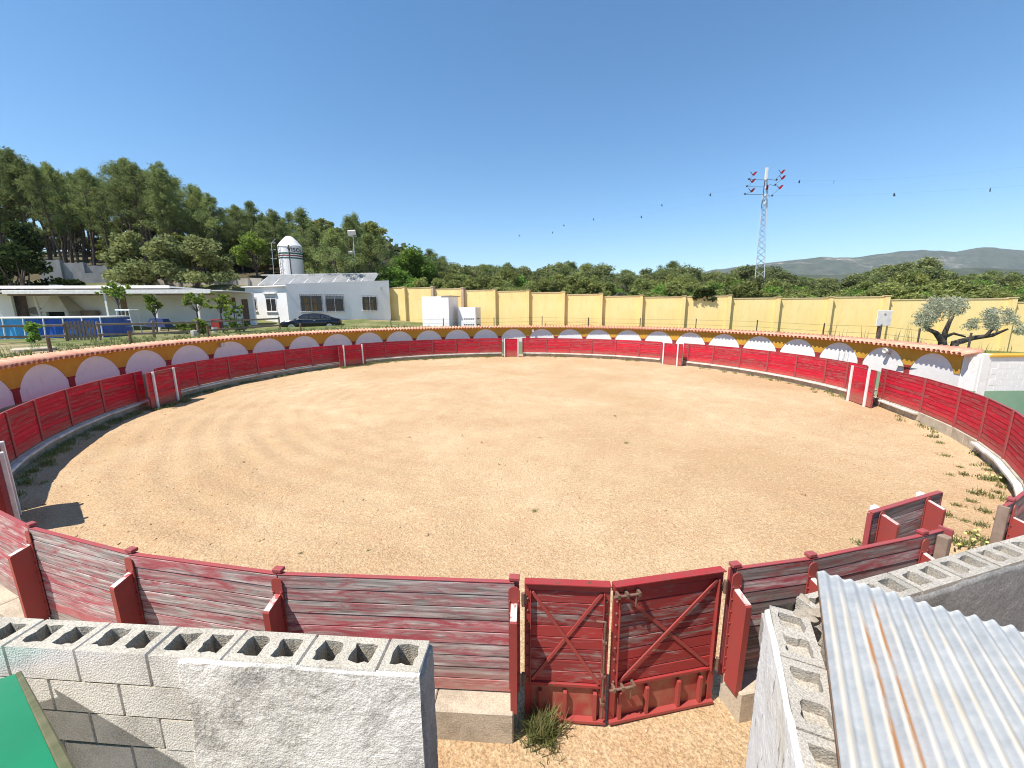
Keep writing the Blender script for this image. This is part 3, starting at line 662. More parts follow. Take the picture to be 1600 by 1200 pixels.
def spandrel_mesh():
    """one bay in local coordinates: x = angle offset in degrees, extruded outwards from the wall"""
    half = STEP / 2; hw = 3.50; zt, zs, rise = 2.395, 1.655, 0.635
    hm = R(hw) * RW; rc = (hm * hm + rise * rise) / (2 * rise)
    top = []; n = 26
    for i in range(n + 1):
        u = -1 + 2 * i / n; top.append((u * hw, zs + math.sqrt(rc * rc - (u * hm) ** 2) - (rc - rise)))
    xs = [-half, -hw - 0.001] + [p[0] for p in top] + [hw + 0.001, half]; zl = [zs, zs] + [p[1] for p in top] + [zs, zs]
    return xs, zl, zt
sx, sz, szt = spandrel_mesh()
for c in cents:
    b = MB(); n = len(sx); vs = []
    for x, z in zip(sx, sz):
        for r, zz in ((RW - 0.022, z), (RW - 0.022, szt), (RW + 0.01, szt), (RW + 0.01, z)): vs.append(on_wall(c + x, r, zz))
    fs = [(i * 4 + k, (i + 1) * 4 + k, (i + 1) * 4 + (k + 1) % 4, i * 4 + (k + 1) % 4) for i in range(n - 1) for k in range(4)]
    wpart('spandrel', b.add(vs, fs).build('spandrel', 'ochre'), AR)
    a = c - STEP / 2
    pc = on_wall(a, RW, 0); Fc = frame(pc, ring(a + 1, RW) - pc); sgn = 1 if (Fc.to_3x3() @ Vector((0, 1, 0))).dot(pc - Vector((CX, CY, 0))) < 0 else -1
    ys = sorted((-0.02 * sgn, 0.026 * sgn))
    co = mpart('column', MB().box(-0.135, 0.135, ys[0], ys[1], 1.15, 1.56).build('column', 'col_red'), AR, Fc)
    ys = sorted((-0.02 * sgn, 0.034 * sgn))
    cp = bpy.data.objects.new('capital', MB().prism([(ys[0], 1.5605), (ys[1], 1.5605), (ys[1], 1.652), (ys[0], 1.652)], -0.155, 0.155).box(-0.19, 0.19, ys[0] * 1.02, ys[1] * 1.12, 1.605, 1.6535).build('capital', 'col_red'))
    COL.objects.link(cp); cp.parent = co
# last half bay of ochre up to the corner
b = MB(); vs = []
for x in np.linspace(101.5 + STEP / 2, A1, 4):
    for r, zz in ((RW - 0.022, 1.655), (RW - 0.022, szt), (RW + 0.01, szt), (RW + 0.01, 1.655)): vs.append(on_wall(x, r, zz))
wpart('spandrel', b.add(vs, [(i * 4 + k, (i + 1) * 4 + k, (i + 1) * 4 + (k + 1) % 4, i * 4 + (k + 1) % 4) for i in range(3) for k in range(4)]).build('spandrel', 'ochre'), AR)
# clay tiles: a row of barrel covers over channels
def half_pipe(r0, r1, L, z0, z1, th, n=8, up=True):
    b = MB(); vs = []
    for s_, (rad, y, z) in enumerate(((r0, 0, z0), (r1, L, z1))):
        for q in (rad, rad - th):
            for k in range(n + 1):
                t = math.pi * k / n; vs.append((q * math.cos(t), y, z + (q * math.sin(t) * 0.85 if up else -q * math.sin(t) * 0.7)))
    m_ = n + 1; fs = []
    for k in range(n):
        fs += [(k, k + 1, 2 * m_ + k + 1, 2 * m_ + k), (m_ + k + 1, m_ + k, 3 * m_ + k, 3 * m_ + k + 1), (k + 1, k, m_ + k, m_ + k + 1), (2 * m_ + k, 2 * m_ + k + 1, 3 * m_ + k + 1, 3 * m_ + k)]
    fs += [(0, m_, 3 * m_, 2 * m_), (n, 2 * m_ + n, 3 * m_ + n, m_ + n)]
    return b.add(vs, fs)
cover = half_pipe(0.112, 0.092, 0.62, 0.0, 0.145, 0.016).build('roof_tile', 'tile', True)
chan = half_pipe(0.070, 0.085, 0.54, 0.0, 0.14, 0.014, 6, False)
nt = 296; chb = MB()
for k in range(nt):
    a = A0 + 0.3 + (A1 + 0.4 - A0) * k / (nt - 1); p = on_wall(a, RW - 0.29, 2.405); Ft = frame(p, ring(a - 1, RW) - ring(a + 1, RW))
    if (Ft.to_3x3() @ Vector((0, 1, 0))).dot(p - Vector((CX, CY, 0))) < 0: Ft = frame(p, ring(a + 1, RW) - ring(a - 1, RW))
    mpart('roof_tile', cover, AR, Ft @ Matrix.Translation((rnd.uniform(-.012, .012), rnd.uniform(-.015, .02), rnd.uniform(-.004, .006))) @ Matrix.Rotation(rnd.uniform(-.03, .03), 4, 'Z'))
    a2 = a + (A1 - A0) / nt / 2; p = on_wall(a2, RW - 0.27, 2.42); Ft = frame(p, Ft.to_3x3() @ Vector((1, 0, 0)))
    for v in chan.v: pass
    chb.add(chan.v, chan.f, Ft)
wpart('channel_tiles', chb.build('channel_tiles', 'tile'), AR, kind='stuff')
wpart('roof_bed', arc_shell(A0, A1, RW - 0.06, RW + 0.44, 2.396, 2.42, 280, 'ochre', 'roof_bed'), AR)
# lamps and a cable coil on the arches
for a, lab in ((94.0, 'small white spotlight on the arch above the stone-filled gap'), (7.0, 'tiny white lamp at the top of the arch facing the gate'), (-76.2, 'round pale lamp ring under the tiles on a shaded arch below the young trees')):
    p = ring(a, RW - 0.03, 2.16); t = thing('wall_lamp', lab, 'lamp', p)
    inw = (Vector((CX, CY, 2.1)) - p).normalized()
    Fl = frame(p, inw)
    mpart('lamp_head', MB().lathe([(0.0, -0.09), (0.07, -0.09), (0.10, 0.0), (0.11, 0.10), (0.095, 0.10), (0.08, 0.03), (0, 0.03)], 14, Matrix.Rotation(math.pi / 2, 4, 'Y') @ Matrix.Translation((0, 0, 0.14))).build('lamp_head', 'white_paint'), t, Fl)
    mpart('bracket', MB().box(-0.02, 0.10, -0.02, 0.02, -0.14, -0.09).box(-0.035, 0.0, -0.05, 0.05, -0.19, -0.05).build('bracket', 'galv'), t, Fl)

# plain white side wall running off to the right from the end of the arcade
e0 = ring(A1, RW)
SW = thing('side_wall', 'plain white block wall with green base and ochre coping, beyond the end of the tiles', 'wall', e0)
b = MB(); nx_, nz_ = 60, 14
xw = np.linspace(e0.x + 0.0, e0.x + 14, nx_); yw = e0.y - 0.55
wpart('wall_body', MB().box(e0.x - 0.05, e0.x + 14, yw, yw + 0.30, 1.15, 2.36).build('wall_body', 'limewash'), SW)
wpart('green_base', MB().box(e0.x - 0.06, e0.x + 14, yw - 0.012, yw + 0.29, -0.1, 1.149).build('green_base', 'green_dado'), SW)
wpart('coping', MB().box(e0.x + 0.25, e0.x + 14, yw - 0.05, yw + 0.55, 2.362, 2.44, ch=0.012).build('coping', 'ochre'), SW)
wpart('corner_pier', MB().box(e0.x + 0.03, e0.x + 0.36, yw - 0.02, yw + 0.62, -0.1, 2.47, ch=0.015).build('corner_pier', 'limewash'), SW)
jt = MB()
for k in range(1, 6):
    for q in range(34):
        x = e0.x + 0.45 + q * 0.4 + (0.2 if k % 2 else 0); jt.box(x, x + 0.39, yw - 0.005, yw + 0.01, 1.16 + (k - 1) * 0.2, 1.353 + (k - 1) * 0.2, ch=0.002)
wpart('block_courses', jt.build('block_courses', 'limewash'), SW, kind='stuff')

# ------------------------------------------------------------------ hollow-block walls near the camera
def block_mesh(L, seed, holes=2, m='block', H=0.19, W=0.19, fill=0.0):
    q = random.Random(seed); b = MB()
    out = [(-L / 2, -W / 2), (L / 2, -W / 2), (L / 2, W / 2), (-L / 2, W / 2)]
    hs = []
    for k in range(holes):
        cx = (k - (holes - 1) / 2) * (L / holes) * 0.95; hx, hy = L / holes * 0.30, W * 0.30; pts = []
        corner = [(-1, -1), (0, -1.03), (1, -1), (1.03, 0), (1, 1), (0, 1.03), (-1, 1), (-1.03, 0)]
        for i in range(16):
            a = corner[i // 2]; c2 = corner[(i // 2 + 1) % 8]; f = (i % 2) * 0.5
            x, y = a[0] * (1 - f) + c2[0] * f, a[1] * (1 - f) + c2[1] * f
            if abs(abs(x) - 1) < 0.05 and abs(abs(y) - 1) < 0.05: x *= 0.97; y *= 0.97
            pts.append((cx + x * hx + q.uniform(-.007, .007), y * hy + q.uniform(-.008, .008)))
        hs.append(pts)
    polys = [[Vector((x, y, 0)) for x, y in out]] + [[Vector((x, y, 0)) for x, y in h] for h in hs]
    flat = [p for pl in polys for p in pl]; tri = geometry.tessellate_polygon(polys)
    up = []
    for t in tri:
        a, c, d = (flat[i] for i in t); n = (c - a).cross(d - a).z
        up.append(t if n > 0 else tuple(reversed(t)))
    b.add([(p.x, p.y, H) for p in flat], up)
    base = len(b.v); b.v += [(x, y, 0) for x, y in out]
    for i in range(4): b.f.append((base + i, base + (i + 1) % 4, (i + 1) % 4, i))
    o = 4
    for h in hs:
        n = len(h); base = len(b.v); ccx = sum(x for x, y in h) / n
        b.v += [(ccx + (x - ccx) * (1.05 if fill else 1.16), y * (1.05 if fill else 1.16), H - fill if fill else 0.0) for x, y in h]
        if fill:
            b.v.append((ccx, 0.0, H - fill - 0.006)); cv = len(b.v) - 1; b.f += [(base + i, base + (i + 1) % n, cv) for i in range(n)]
        for i in range(n): b.f.append((o + i, base + i, base + (i + 1) % n, o + (i + 1) % n))
        o += n
    me = b.build('block', m)
    if m == 'block':
        me.materials.append(M['block_face'])
        for pl in me.polygons:
            c = pl.center
            if abs(pl.normal.z) < .5 and (abs(abs(c.x) - L / 2) < 1e-4 or abs(abs(c.y) - W / 2) < 1e-4): pl.material_index = 1
    return me
BLK = [block_mesh(0.392, 10 + i) for i in range(5)]; BLKW = [block_mesh(0.386, 30 + i, m='block_warm', fill=0.050 + 0.014 * i) for i in range(4)]
HALF = block_mesh(0.205, 50, 1); HALFW = block_mesh(0.2, 51, 1, 'block_warm')
def coat(name, p0, ux, uz_len, length, nrm, m, th, seed, nx, nz, parent, z1, ragged=0.02, jag=0.0):
    """rough coat of render on a wall face: p0 top start, ux along, thickness th along nrm"""
    xs = np.linspace(0, length, nx)[:, None]; zs = np.linspace(0, 1, nz)[None, :]
    X = xs + 0 * zs; Z = z1 - zs * uz_len - ragged * (1 - zs) ** 6 * vnoise(X * 9, 0 * X, seed)
    if jag: X = X + jag * (vnoise(Z * 4, 0 * Z, seed + 5) - 0.5) * (1 - np.minimum(X / 0.15, 1)) * 2
    T = th + 0.004 * (vnoise(X * 5, Z * 5, seed) - 0.5) + 0.003 * (vnoise(X * 24, Z * 24, seed + 1) - 0.5) + 0.004 * (vnoise(X * 70, Z * 70, seed + 2) - 0.5)
    edge = np.minimum(np.minimum(xs / 0.01, 1), 1) * np.minimum(zs / 0.004, 1)
    T = np.where(edge < 1, -0.004, T)
    P = np.stack([p0.x + ux.x * X + nrm.x * T, p0.y + ux.y * X + nrm.y * T, Z], -1).reshape(-1, 3)
    f = grid_faces(nx, nz)
    a, b_, c = P[f[0][0]], P[f[0][1]], P[f[0][3]]
    if np.dot(np.cross(b_ - a, c - a), np.array(nrm)) < 0: f = f[:, ::-1]
    return wpart(name, np_mesh(name, P, f, m, True), parent)

ZT = 2.40
u1 = Vector((0.9972, -0.0744, 0)); n1 = Vector((0.0744, 0.9972, 0)); E1 = Vector((-0.463, 1.682, 0))
BW = thing('block_wall', 'hollow grey block wall with open cells on top, partly rendered, in front of the weathered barrier', 'wall', E1)
for c in range(4):
    z = ZT - 0.2 * (c + 1) + 0.008; x = 0.0
    if c % 2 == 0:
        F = frame(E1 - u1 * 0.105 + n1 * 0.095 + Vector((0, 0, z)), u1); mpart('block', HALF, BW, F); x = 0.21
    else: x = 0.0
    for k in range(9):
        wob = rnd.uniform(-0.006, 0.006)
        F = frame(E1 - u1 * (x + 0.2 + 0.41 * k + (0.008 if c == 0 else 0)) + n1 * (0.095 + wob * 0.6) + Vector((0, 0, z + rnd.uniform(-.003, .003))), u1)
        mpart('block', BLK[(k * 3 + c) % 5], BW, F @ Matrix.Rotation(rnd.uniform(-.008, .008), 4, 'Z'))
core = MB().box(-3.95, -0.004, 0.012, 0.185, -0.1, 1.6, frame(E1, u1))
wpart('lower_courses', core.build('lower_courses', 'block'), BW)
mj = MB()
for c in range(1, 4):
    mj.box(-3.9, -0.02, 0.010, 0.032, ZT - 0.2 * c - 0.006, ZT - 0.2 * c + 0.012, frame(E1, u1)).box(-3.9, -0.02, 0.158, 0.182, ZT - 0.2 * c - 0.006, ZT - 0.2 * c + 0.012, frame(E1, u1))
for k in range(10):
    mj.box(-0.215 - 0.41 * k, -0.20 - 0.41 * k, 0.03, 0.16, 1.7, ZT - 0.06, frame(E1, u1))
wpart('mortar', mj.build('mortar', 'block_warm'), BW)
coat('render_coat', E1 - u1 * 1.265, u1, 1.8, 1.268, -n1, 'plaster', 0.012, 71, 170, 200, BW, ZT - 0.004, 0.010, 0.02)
coat('end_coat', E1 + n1 * 0.002, n1, 1.8, 0.19, u1, 'plaster_grey_shaded', 0.014, 81, 40, 160, BW, ZT - 0.006, 0.03)  # same render as the front, coloured dark for the shade on this end

K = Vector((1.53, 2.125, 0)); d1 = Vector((-0.428, -0.904, 0)); m1 = Vector((0.904, -0.428, 0)); d2 = Vector((0.958, 0.287, 0)); m2 = Vector((0.287, -0.958, 0))
PW = thing('block_wall', 'hollow block pen wall turning a corner beside the corrugated sheet, outer face painted white', 'wall', K)
for c in range(3):
    z = ZT - 0.2 * (c + 1) + 0.008
    for k in range(5):
        F = frame(K + d1 * (0.200 + 0.395 * k - (0.2 if c % 2 else 0)) + m1 * 0.097 + Vector((0, 0, z + rnd.uniform(-.003, .003))), -d1)
        if c < 3: mpart('block', BLKW[(k + c) % 4], PW, F @ Matrix.Rotation(rnd.uniform(-.008, .008), 4, 'Z'))
    for k in range(8):
        F = frame(K + d2 * (0.41 + 0.403 * k - (0.2 if c % 2 else 0)) + m2 * 0.097 + Vector((0, 0, z + rnd.uniform(-.003, .003))), d2)
        mpart('block', BLKW[(k * 3 + c) % 4], PW, F @ Matrix.Rotation(rnd.uniform(-.008, .008), 4, 'Z'))
lc = MB().box(0.0, 3.45, -0.186, -0.008, -0.1, 1.8, frame(K, d2)).box(0.03, 2.0, 0.008, 0.186, -0.1, 1.8, frame(K, d1))
wpart('lower_courses', lc.build('lower_courses', 'block_warm'), PW)
coat('white_coat', K - m1 * 0.002 + d1 * 0.0, d1, 2.4, 1.95, -m1, 'flaking', 0.016, 91, 150, 170, PW, ZT + 0.002, 0.03)
coat('back_coat', K - m2 * 0.002, d2, 2.4, 3.4, -m2, 'block_warm', 0.010, 95, 160, 60, PW, ZT - 0.005, 0.03)
coat('front_coat', K + d2 * 0.2 + m2 * 0.192, d2, 2.4, 3.2, m2, 'plaster_grey_shaded', 0.012, 101, 220, 120, PW, ZT - 0.004, 0.03)
# mortar lumps left on the corner
for k in range(6):
    bm = bmesh.new(); bmesh.ops.create_icosphere(bm, subdivisions=2, radius=1)
    for q in bm.verts: q.co *= 1 + 0.35 * (float(vnoise(q.co.x * 2 + k, q.co.y * 2 + q.co.z, 3 + k)) - 0.5)
    me = bpy.data.meshes.new('mortar_lump'); bm.to_mesh(me); bm.free(); me.materials.append(M['concrete']); c = K + d2 * rnd.uniform(.10, .27) + m2 * rnd.uniform(.02, .17)
    mpart('mortar_lump', me, PW, Matrix.Translation((c.x, c.y, ZT - .002)) @ Matrix.Rotation(rnd.uniform(0, 3), 4, 'Z') @ Matrix.Diagonal((rnd.uniform(.03, .06), rnd.uniform(.025, .04), rnd.uniform(.005, .010), 1)))
mj = MB()
for k in range(4): mj.box(0.43 + 0.395 * k - 0.012, 0.43 + 0.395 * k + 0.004, 0.03, 0.16, 1.8, ZT - 0.03, frame(K, d1) )
for k in range(8): mj.box(0.61 + 0.403 * k - 0.01, 0.61 + 0.403 * k + 0.006, -0.16, -0.03, 1.8, ZT - 0.02, frame(K, d2))
wpart('mortar', mj.build('mortar', 'block_warm'), PW)

# corrugated sheet lying on the pen wall
def sheet_mat():
    t = NT('zinc_sheet'); co = t.coord(False); x = t.n('ShaderNodeSeparateXYZ'); t.l(co, x.inputs[0])
    lng = t.coord(False, (14, 0.9, 1)); pat = t.coord(False, (26, 3.0, 1))
    base = t.mix(t.ramp(t.noise(co, 7, 6, 0.7), 0.3, 0.7), (0.27, 0.285, 0.295), (0.42, 0.425, 0.42))
    # dirt settled in the valleys: position along the wave
    ph = t.math('MULTIPLY', x.outputs[0], 2 * math.pi / 0.068)
    val = t.ramp(t.math('ADD', t.math('COSINE', t.math('ADD', ph, 2.5)), t.math('MULTIPLY', t.math('SUBTRACT', t.noise(lng, 1.7, 5), 0.5), 1.6)), -0.15, 0.6)
    fade = t.ramp(t.math('ADD', x.outputs[1], t.math('MULTIPLY', t.noise(lng, 1, 4), 0.9)), 0.55, 0.85)
    col = t.mix(t.math('MULTIPLY', t.math('MULTIPLY', val, fade), 0.85), base, t.mix(t.ramp(t.noise(pat, 1, 5), 0.35, 0.65), (0.55, 0.46, 0.34), (0.66, 0.60, 0.51)))
    def line(c, wd):
        return t.math('SUBTRACT', 1.0, t.ramp(t.math('ABSOLUTE', t.math('SUBTRACT', x.outputs[0], c)), wd * 0.35, wd))
    for c, y0 in ((0.187, 0.42), (0.255, 0.10)):
        k = t.math('MULTIPLY', line(c, 0.016), t.ramp(x.outputs[1], y0, y0 + 0.12))
        k = t.math('MULTIPLY', k, t.ramp(t.noise(pat, 1.2, 6, 0.7), 0.36, 0.52))
        col = t.mix(k, col, (0.50, 0.22, 0.07))
    col = t.mix(t.math('MULTIPLY', t.ramp(t.noise(co, 16, 6, 0.75), 0.60, 0.70), 0.5), col, (0.30, 0.35, 0.40))
    rough = t.ramp(t.noise(co, 11, 5), 0.2, 0.8)
    mr = t.n('ShaderNodeMapRange'); t.l(rough, mr.inputs[0]); mr.inputs[3].default_value = 0.42; mr.inputs[4].default_value = 0.68
    return t.pbr(col, mr.outputs[0], t.bump(t.noise(co, 55, 4), 0.12, 0.002), 0.12, 0.5)
M['sheet'] = sheet_mat()
s0 = siteZ(1277.5, 890.6, 2.436); s1 = siteZ(1315, 1200, 2.475); ax = (s1 - s0).normalized(); cr = Vector((0.85, -0.52, -0.02)); cr = (cr - ax * cr.dot(ax)).normalized()
SH = thing('corrugated_sheet', 'corrugated zinc sheet with rust streaks lying over the block pen wall', 'metal sheet', s0)
pitch, W_, L_ = 0.068, 2.05, 2.0
nx, ny = int(W_ / pitch) * 10 + 1, 40
X = np.linspace(0, W_, nx)[:, None]; Y = np.linspace(0, L_, ny)[None, :]
Z = 0.0115 * (0.75 + 0.5 * vnoise(X * 7, Y * 1.2, 12)) * np.cos(X / pitch * 2 * np.pi + np.pi) + 0.010 * (vnoise(X * 2.2, Y * 1.5, 15) - 0.5) + 0.003 * (vnoise(X * 3, Y * 3, 2) - 0.5) + 0.0 * Y
Ye = Y + (0.006 * (vnoise(X * 8, 0 * X, 4) - 0.5)) * (Y < 0.01)
def shp(dz):
    up = ax.cross(cr); up = up if up.z > 0 else -up
    return np.stack([s0[i] + cr[i] * X + ax[i] * Ye + up[i] * (Z + dz) for i in range(3)], -1)
up = ax.cross(cr); up = up if up.z > 0 else -up
Ms = Matrix(((cr.x, ax.x, up.x, 0), (cr.y, ax.y, up.y, 0), (cr.z, ax.z, up.z, 0), (0, 0, 0, 1)))
Pl = np.stack([X + 0 * Ye, Ye + 0 * X, Z + 0 * Ye], -1)
fa = grid_faces(nx, ny); top = Pl.reshape(-1, 3); bot = top - np.array([0, 0, 0.0012]); n_ = len(top)
rim = []
for i in range(nx - 1): rim.append((i * ny, (i + 1) * ny, n_ + (i + 1) * ny, n_ + i * ny))
for j in range(ny - 1): rim.append((j, j + 1, n_ + j + 1, n_ + j))
fall = np.concatenate([fa, fa[:, ::-1] + n_, np.array(rim)])
o = lpart('zinc_sheet', np_mesh('zinc_sheet', np.concatenate([top, bot]), fall, 'sheet', True), SH); o.matrix_basis = Ms
o = lpart('batten', MB().box(-0.004, 0.022, 0.0, L_, -0.036, -0.0155).build('batten', 'wood_post'), SH); o.matrix_basis = Ms
o = lpart('batten', MB().box(0.3, W_ - 0.02, 0.30, 0.335, -0.036, -0.0165).build('batten', 'wood_post'), SH); o.matrix_basis = Ms

# green painted sheet sloping down to the block wall, its edge strip olive
Eg = Vector((-0.960, 0.725, 3.148)); dg = Vector((-0.762, 0.511, -0.399)).normalized(); hg = Vector((-0.556, -0.831, 0)).normalized(); ug = dg.cross(hg); ug = ug if ug.z > 0 else -ug
GS = thing('sloping_sheet', 'green painted metal sheet with olive edge strip sloping down onto the hollow block wall', 'metal sheet', Eg)
Mg = Matrix(((dg.x, hg.x, ug.x, Eg.x), (dg.y, hg.y, ug.y, Eg.y), (dg.z, hg.z, ug.z, Eg.z), (0, 0, 0, 1)))
wl_ = ug.cross(n1).normalized()                       # where the sheet meets the wall face
if wl_.dot(u1) > 0: wl_ = -wl_
wx, wy = wl_.dot(dg), wl_.dot(hg)
ed = [(-1.15, 0.030), (2.10, 0.030), (2.10 + 1.6 * wx, 0.030 + 1.6 * wy), (2.10 + 1.6 * wx, 3.2), (-1.15, 3.2)]
gp_ = MB().add([(x, y, -0.003) for x, y in ed] + [(x, y, -0.03) for x, y in ed], [(0, 1, 2, 3, 4), (9, 8, 7, 6, 5)] + [(i, i + 5, (i + 1) % 5 + 5, (i + 1) % 5) for i in range(5)])
mpart('green_panel', gp_.build('green_panel', 'green_sheet'), GS, Mg)
mpart('edge_strip', MB().box(-1.15, 2.10, 0.008, 0.0295, -0.034, 0.0, ch=0.004).build('edge_strip', 'olive_edge'), GS, Mg)

# ------------------------------------------------------------------ buildings and walls beyond the ring
def wall_frame(p, q):
    """local X from p to q on the ground plan, Z up, -Y is the face that looks at the camera"""
    d = Vector((q[0] - p[0], q[1] - p[1], 0)); F = frame(Vector((p[0], p[1], 0)), d); return F, d.length
# yellow boundary wall in stepped bays
YP = [Vector((-10.81 + 3.128 * k, 42.45 - 1.105 * k, 0)) for k in range(-1, 24)]
tops = [6.28, 6.22, 6.05, 5.85, 5.70, 5.52, 5.30, 5.10, 4.98, 5.00, 4.80, 4.76, 4.80, 4.58, 4.58, 4.34, 4.34, 4.30, 4.26, 4.2, 4.16, 4.1, 4.05, 4.0, 3.95]
YW = thing('boundary_wall', 'long yellow rendered boundary wall stepping down between pilasters', 'wall', YP[0])
for k in range(len(YP) - 1):
    F, L = wall_frame(YP[k], YP[k + 1]); zt = tops[k]; zg = gz(*YP[k + 1].xy) - 0.8
    mpart('wall_panel', MB().box(0.0, L - 0.262, 0.0, 0.16, zg, zt - 0.05).build('wall_panel', 'yellow'), YW, F)
    mpart('pilaster', MB().box(L - 0.26, L + 0.0, -0.30, 0.18, zg, zt + 0.02).build('pilaster', 'pilaster_brick' if k in (1, 2) else 'yellow'), YW, F)
    mpart('coping', MB().box(L - 0.30, L + 0.04, -0.34, 0.20, zt + 0.022, zt + 0.075, ch=0.01).box(0.0, L - 0.263, -0.035, 0.19, zt - 0.0495, zt + 0.0215).build('coping', 'coping'), YW, F)

def opening(parent, F, x0, x1, z0, z1, bars=0, curt=True, shut=0.0, sill=True, proud=0.0):
    """window set into a face (local -Y outward)"""
    y = -0.004 - proud
    fr = MB(); t = 0.05
    fr.box(x0, x1, y - 0.03, y, z0, z0 + t).box(x0, x1, y - 0.03, y, z1 - t, z1).box(x0, x0 + t, y - 0.03, y, z0 + t, z1 - t).box(x1 - t, x1, y - 0.03, y, z0 + t, z1 - t)
    xm = (x0 + x1) / 2; fr.box(xm - t / 2, xm + t / 2, y - 0.03, y, z0 + t, z1 - t)
    wnd = mpart('window', fr.build('window', 'white_paint'), parent, F)
    def sub(nm, me):
        o = bpy.data.objects.new(nm, me); COL.objects.link(o); o.parent = wnd; return o
    zs = z1 - t - shut * (z1 - z0)
    sub('pane', MB().box(x0 + t, xm - t / 2, y - 0.014, y - 0.008, z0 + t, zs).build('pane', 'glass')); sub('pane', MB().box(xm + t / 2, x1 - t, y - 0.014, y - 0.008, z0 + t, zs).build('pane', 'glass'))
    if shut: sub('shutter', MB().box(x0 + t, x1 - t, y - 0.026, y - 0.012, zs, z1 - t).build('shutter', 'shutter'))
    if curt:
        for xx in (x0 + 0.28 * (x1 - x0), x0 + 0.64 * (x1 - x0)): sub('curtain', MB().box(xx - 0.16, xx + 0.16, y - 0.018, y - 0.0145, z0 + t, zs - 0.25).build('curtain', 'curtain'))
    if bars:
        g = MB()
        for k in range(bars):
            x = x0 + (x1 - x0) * k / (bars - 1); g.box(x - 0.012, x + 0.012, y - 0.13, y - 0.106, z0 - 0.06, z1 + 0.06)
        for z in (z0 - 0.06, z1 + 0.06, (z0 + z1) / 2): g.box(x0 - 0.02, x1 + 0.02, y - 0.105, y - 0.085, z - 0.015, z + 0.015)
        for x in (x0, x1): g.box(x - 0.012, x + 0.012, y - 0.085, y, z0 - 0.075, z0 - 0.045)
        sub('window_grille', g.build('window_grille', 'black_steel'))
    if sill: sub('sill', MB().box(x0 - 0.06, x1 + 0.06, y - 0.12, y - 0.001, z0 - 0.07, z0 - 0.005).build('sill', 'white_wall'))
    return wnd

# white house: bright wing to the left, shaded main face to the right
A_ = Vector((-20.7, 38.0, 0)); B_ = Vector((-12.5, 42.35, 0)); C_ = Vector((-25.6, 39.75, 0))
WH = thing('white_house', 'low white house with barred windows behind the dark car', 'house', A_)
dAB = (B_ - A_).normalized(); nb = Vector((-dAB.y, dAB.x, 0))
B2, A2, C2 = B_ + nb * 6, A_ + nb * 6.5, C_ + Vector((0.8, 6, 0))
def body(name, pts, zb, zts, m):
    n = len(pts); return MB().add([(p.x, p.y, zb) for p in pts] + [(p.x, p.y, z) for p, z in zip(pts, zts)], [tuple(reversed(range(n))), tuple(range(n, 2 * n))] + [(i, (i + 1) % n, n + (i + 1) % n, n + i) for i in range(n)]).build(name, m)
wpart('main_block', body('main_block', [A_, B_, B2, A2], 2.2, [6.44, 6.98, 6.98, 6.44], 'white_wall'), WH)
wpart('wing', body('wing', [C_, A_ + Vector((-0.01, 0.01, 0)), A2 + Vector((-0.3, -0.2, 0)), C2], 2.2, [6.2, 6.36, 6.36, 6.2], 'white_wall'), WH)
F, L = wall_frame(A_, B_)
opening(WH, F, 1.05, 2.95, 3.92, 5.45, bars=13); opening(WH, F, 3.2, 4.85, 3.92, 5.45, bars=14, curt=False, shut=0.18)
opening(WH, F, 6.55, 8.0, 3.98, 5.36, bars=12)
mpart('wall_light', MB().box(8.35, 8.5, -0.14, -0.002, 6.05, 6.35).build('wall_light', 'galv'), WH, F)
F, L = wall_frame(C_, A_)
opening(WH, F, 0.35, 1.35, 4.0, 5.35, curt=False, shut=0.12); opening(WH, F, 2.55, 3.85, 3.95, 5.35, curt=False, shut=0.15)
mpart('roof_edge', MB().box(-0.3, L - 0.05, -0.25, 0.3, 6.20, 6.30, ch=0.02).build('roof_edge', 'offwhite'), WH, F)
mpart('awning_rail', MB().box(2.4, 4.0, -0.2, -0.003, 5.55, 5.68, ch=0.02).build('awning_rail', 'white_paint'), WH, F)

# rack of solar panels on the roof
RK = thing('solar_rack', 'row of tilted grey solar panels on white struts on the white house roof', 'solar panels', A_ + Vector((0, 0, 6.5)))
P0, P1 = Vector((-24.6, 40.2, 0)), Vector((-14.2, 42.6, 0)); F, L = wall_frame(P0, P1)
for k in range(8):
    x = L * k / 8
    zl = lambda q: 6.52 + 0.32 * q / L
    lo, hi = (x + 0.02, 0.25), (x + L / 8 - 0.04, 1.9)
    vs = [(lo[0], 0.2, zl(x)), (hi[0], 0.2, zl(x)), (hi[0] + 0.5, 1.9, zl(x) + 1.05), (lo[0] + 0.5, 1.9, zl(x) + 1.05)]
    vs += [(a, b_, c - 0.05) for a, b_, c in vs]
    mpart('solar_panel', MB().add(vs, [(0, 1, 2, 3), (7, 6, 5, 4), (0, 4, 5, 1), (1, 5, 6, 2), (2, 6, 7, 3), (3, 7, 4, 0)]).build('solar_panel', 'panel_grey'), RK, F)
    mpart('strut', MB().tube([(x, 0.1, zl(x) - 0.08), (x + 0.55, 1.95, zl(x) + 1.02)], 0.045, 6).tube([(x + 0.3, 1.0, zl(x) + 0.45), (x + 0.3, 0.9, zl(x) - 0.2)], 0.03, 6).build('strut', 'white_paint'), RK, F)
mpart('top_rail', MB().box(0, L + 0.5, 1.9, 1.98, 7.52, 7.60).build('top_rail', 'white_paint'), RK, F @ Matrix.Rotation(-0.03, 4, 'Y'))

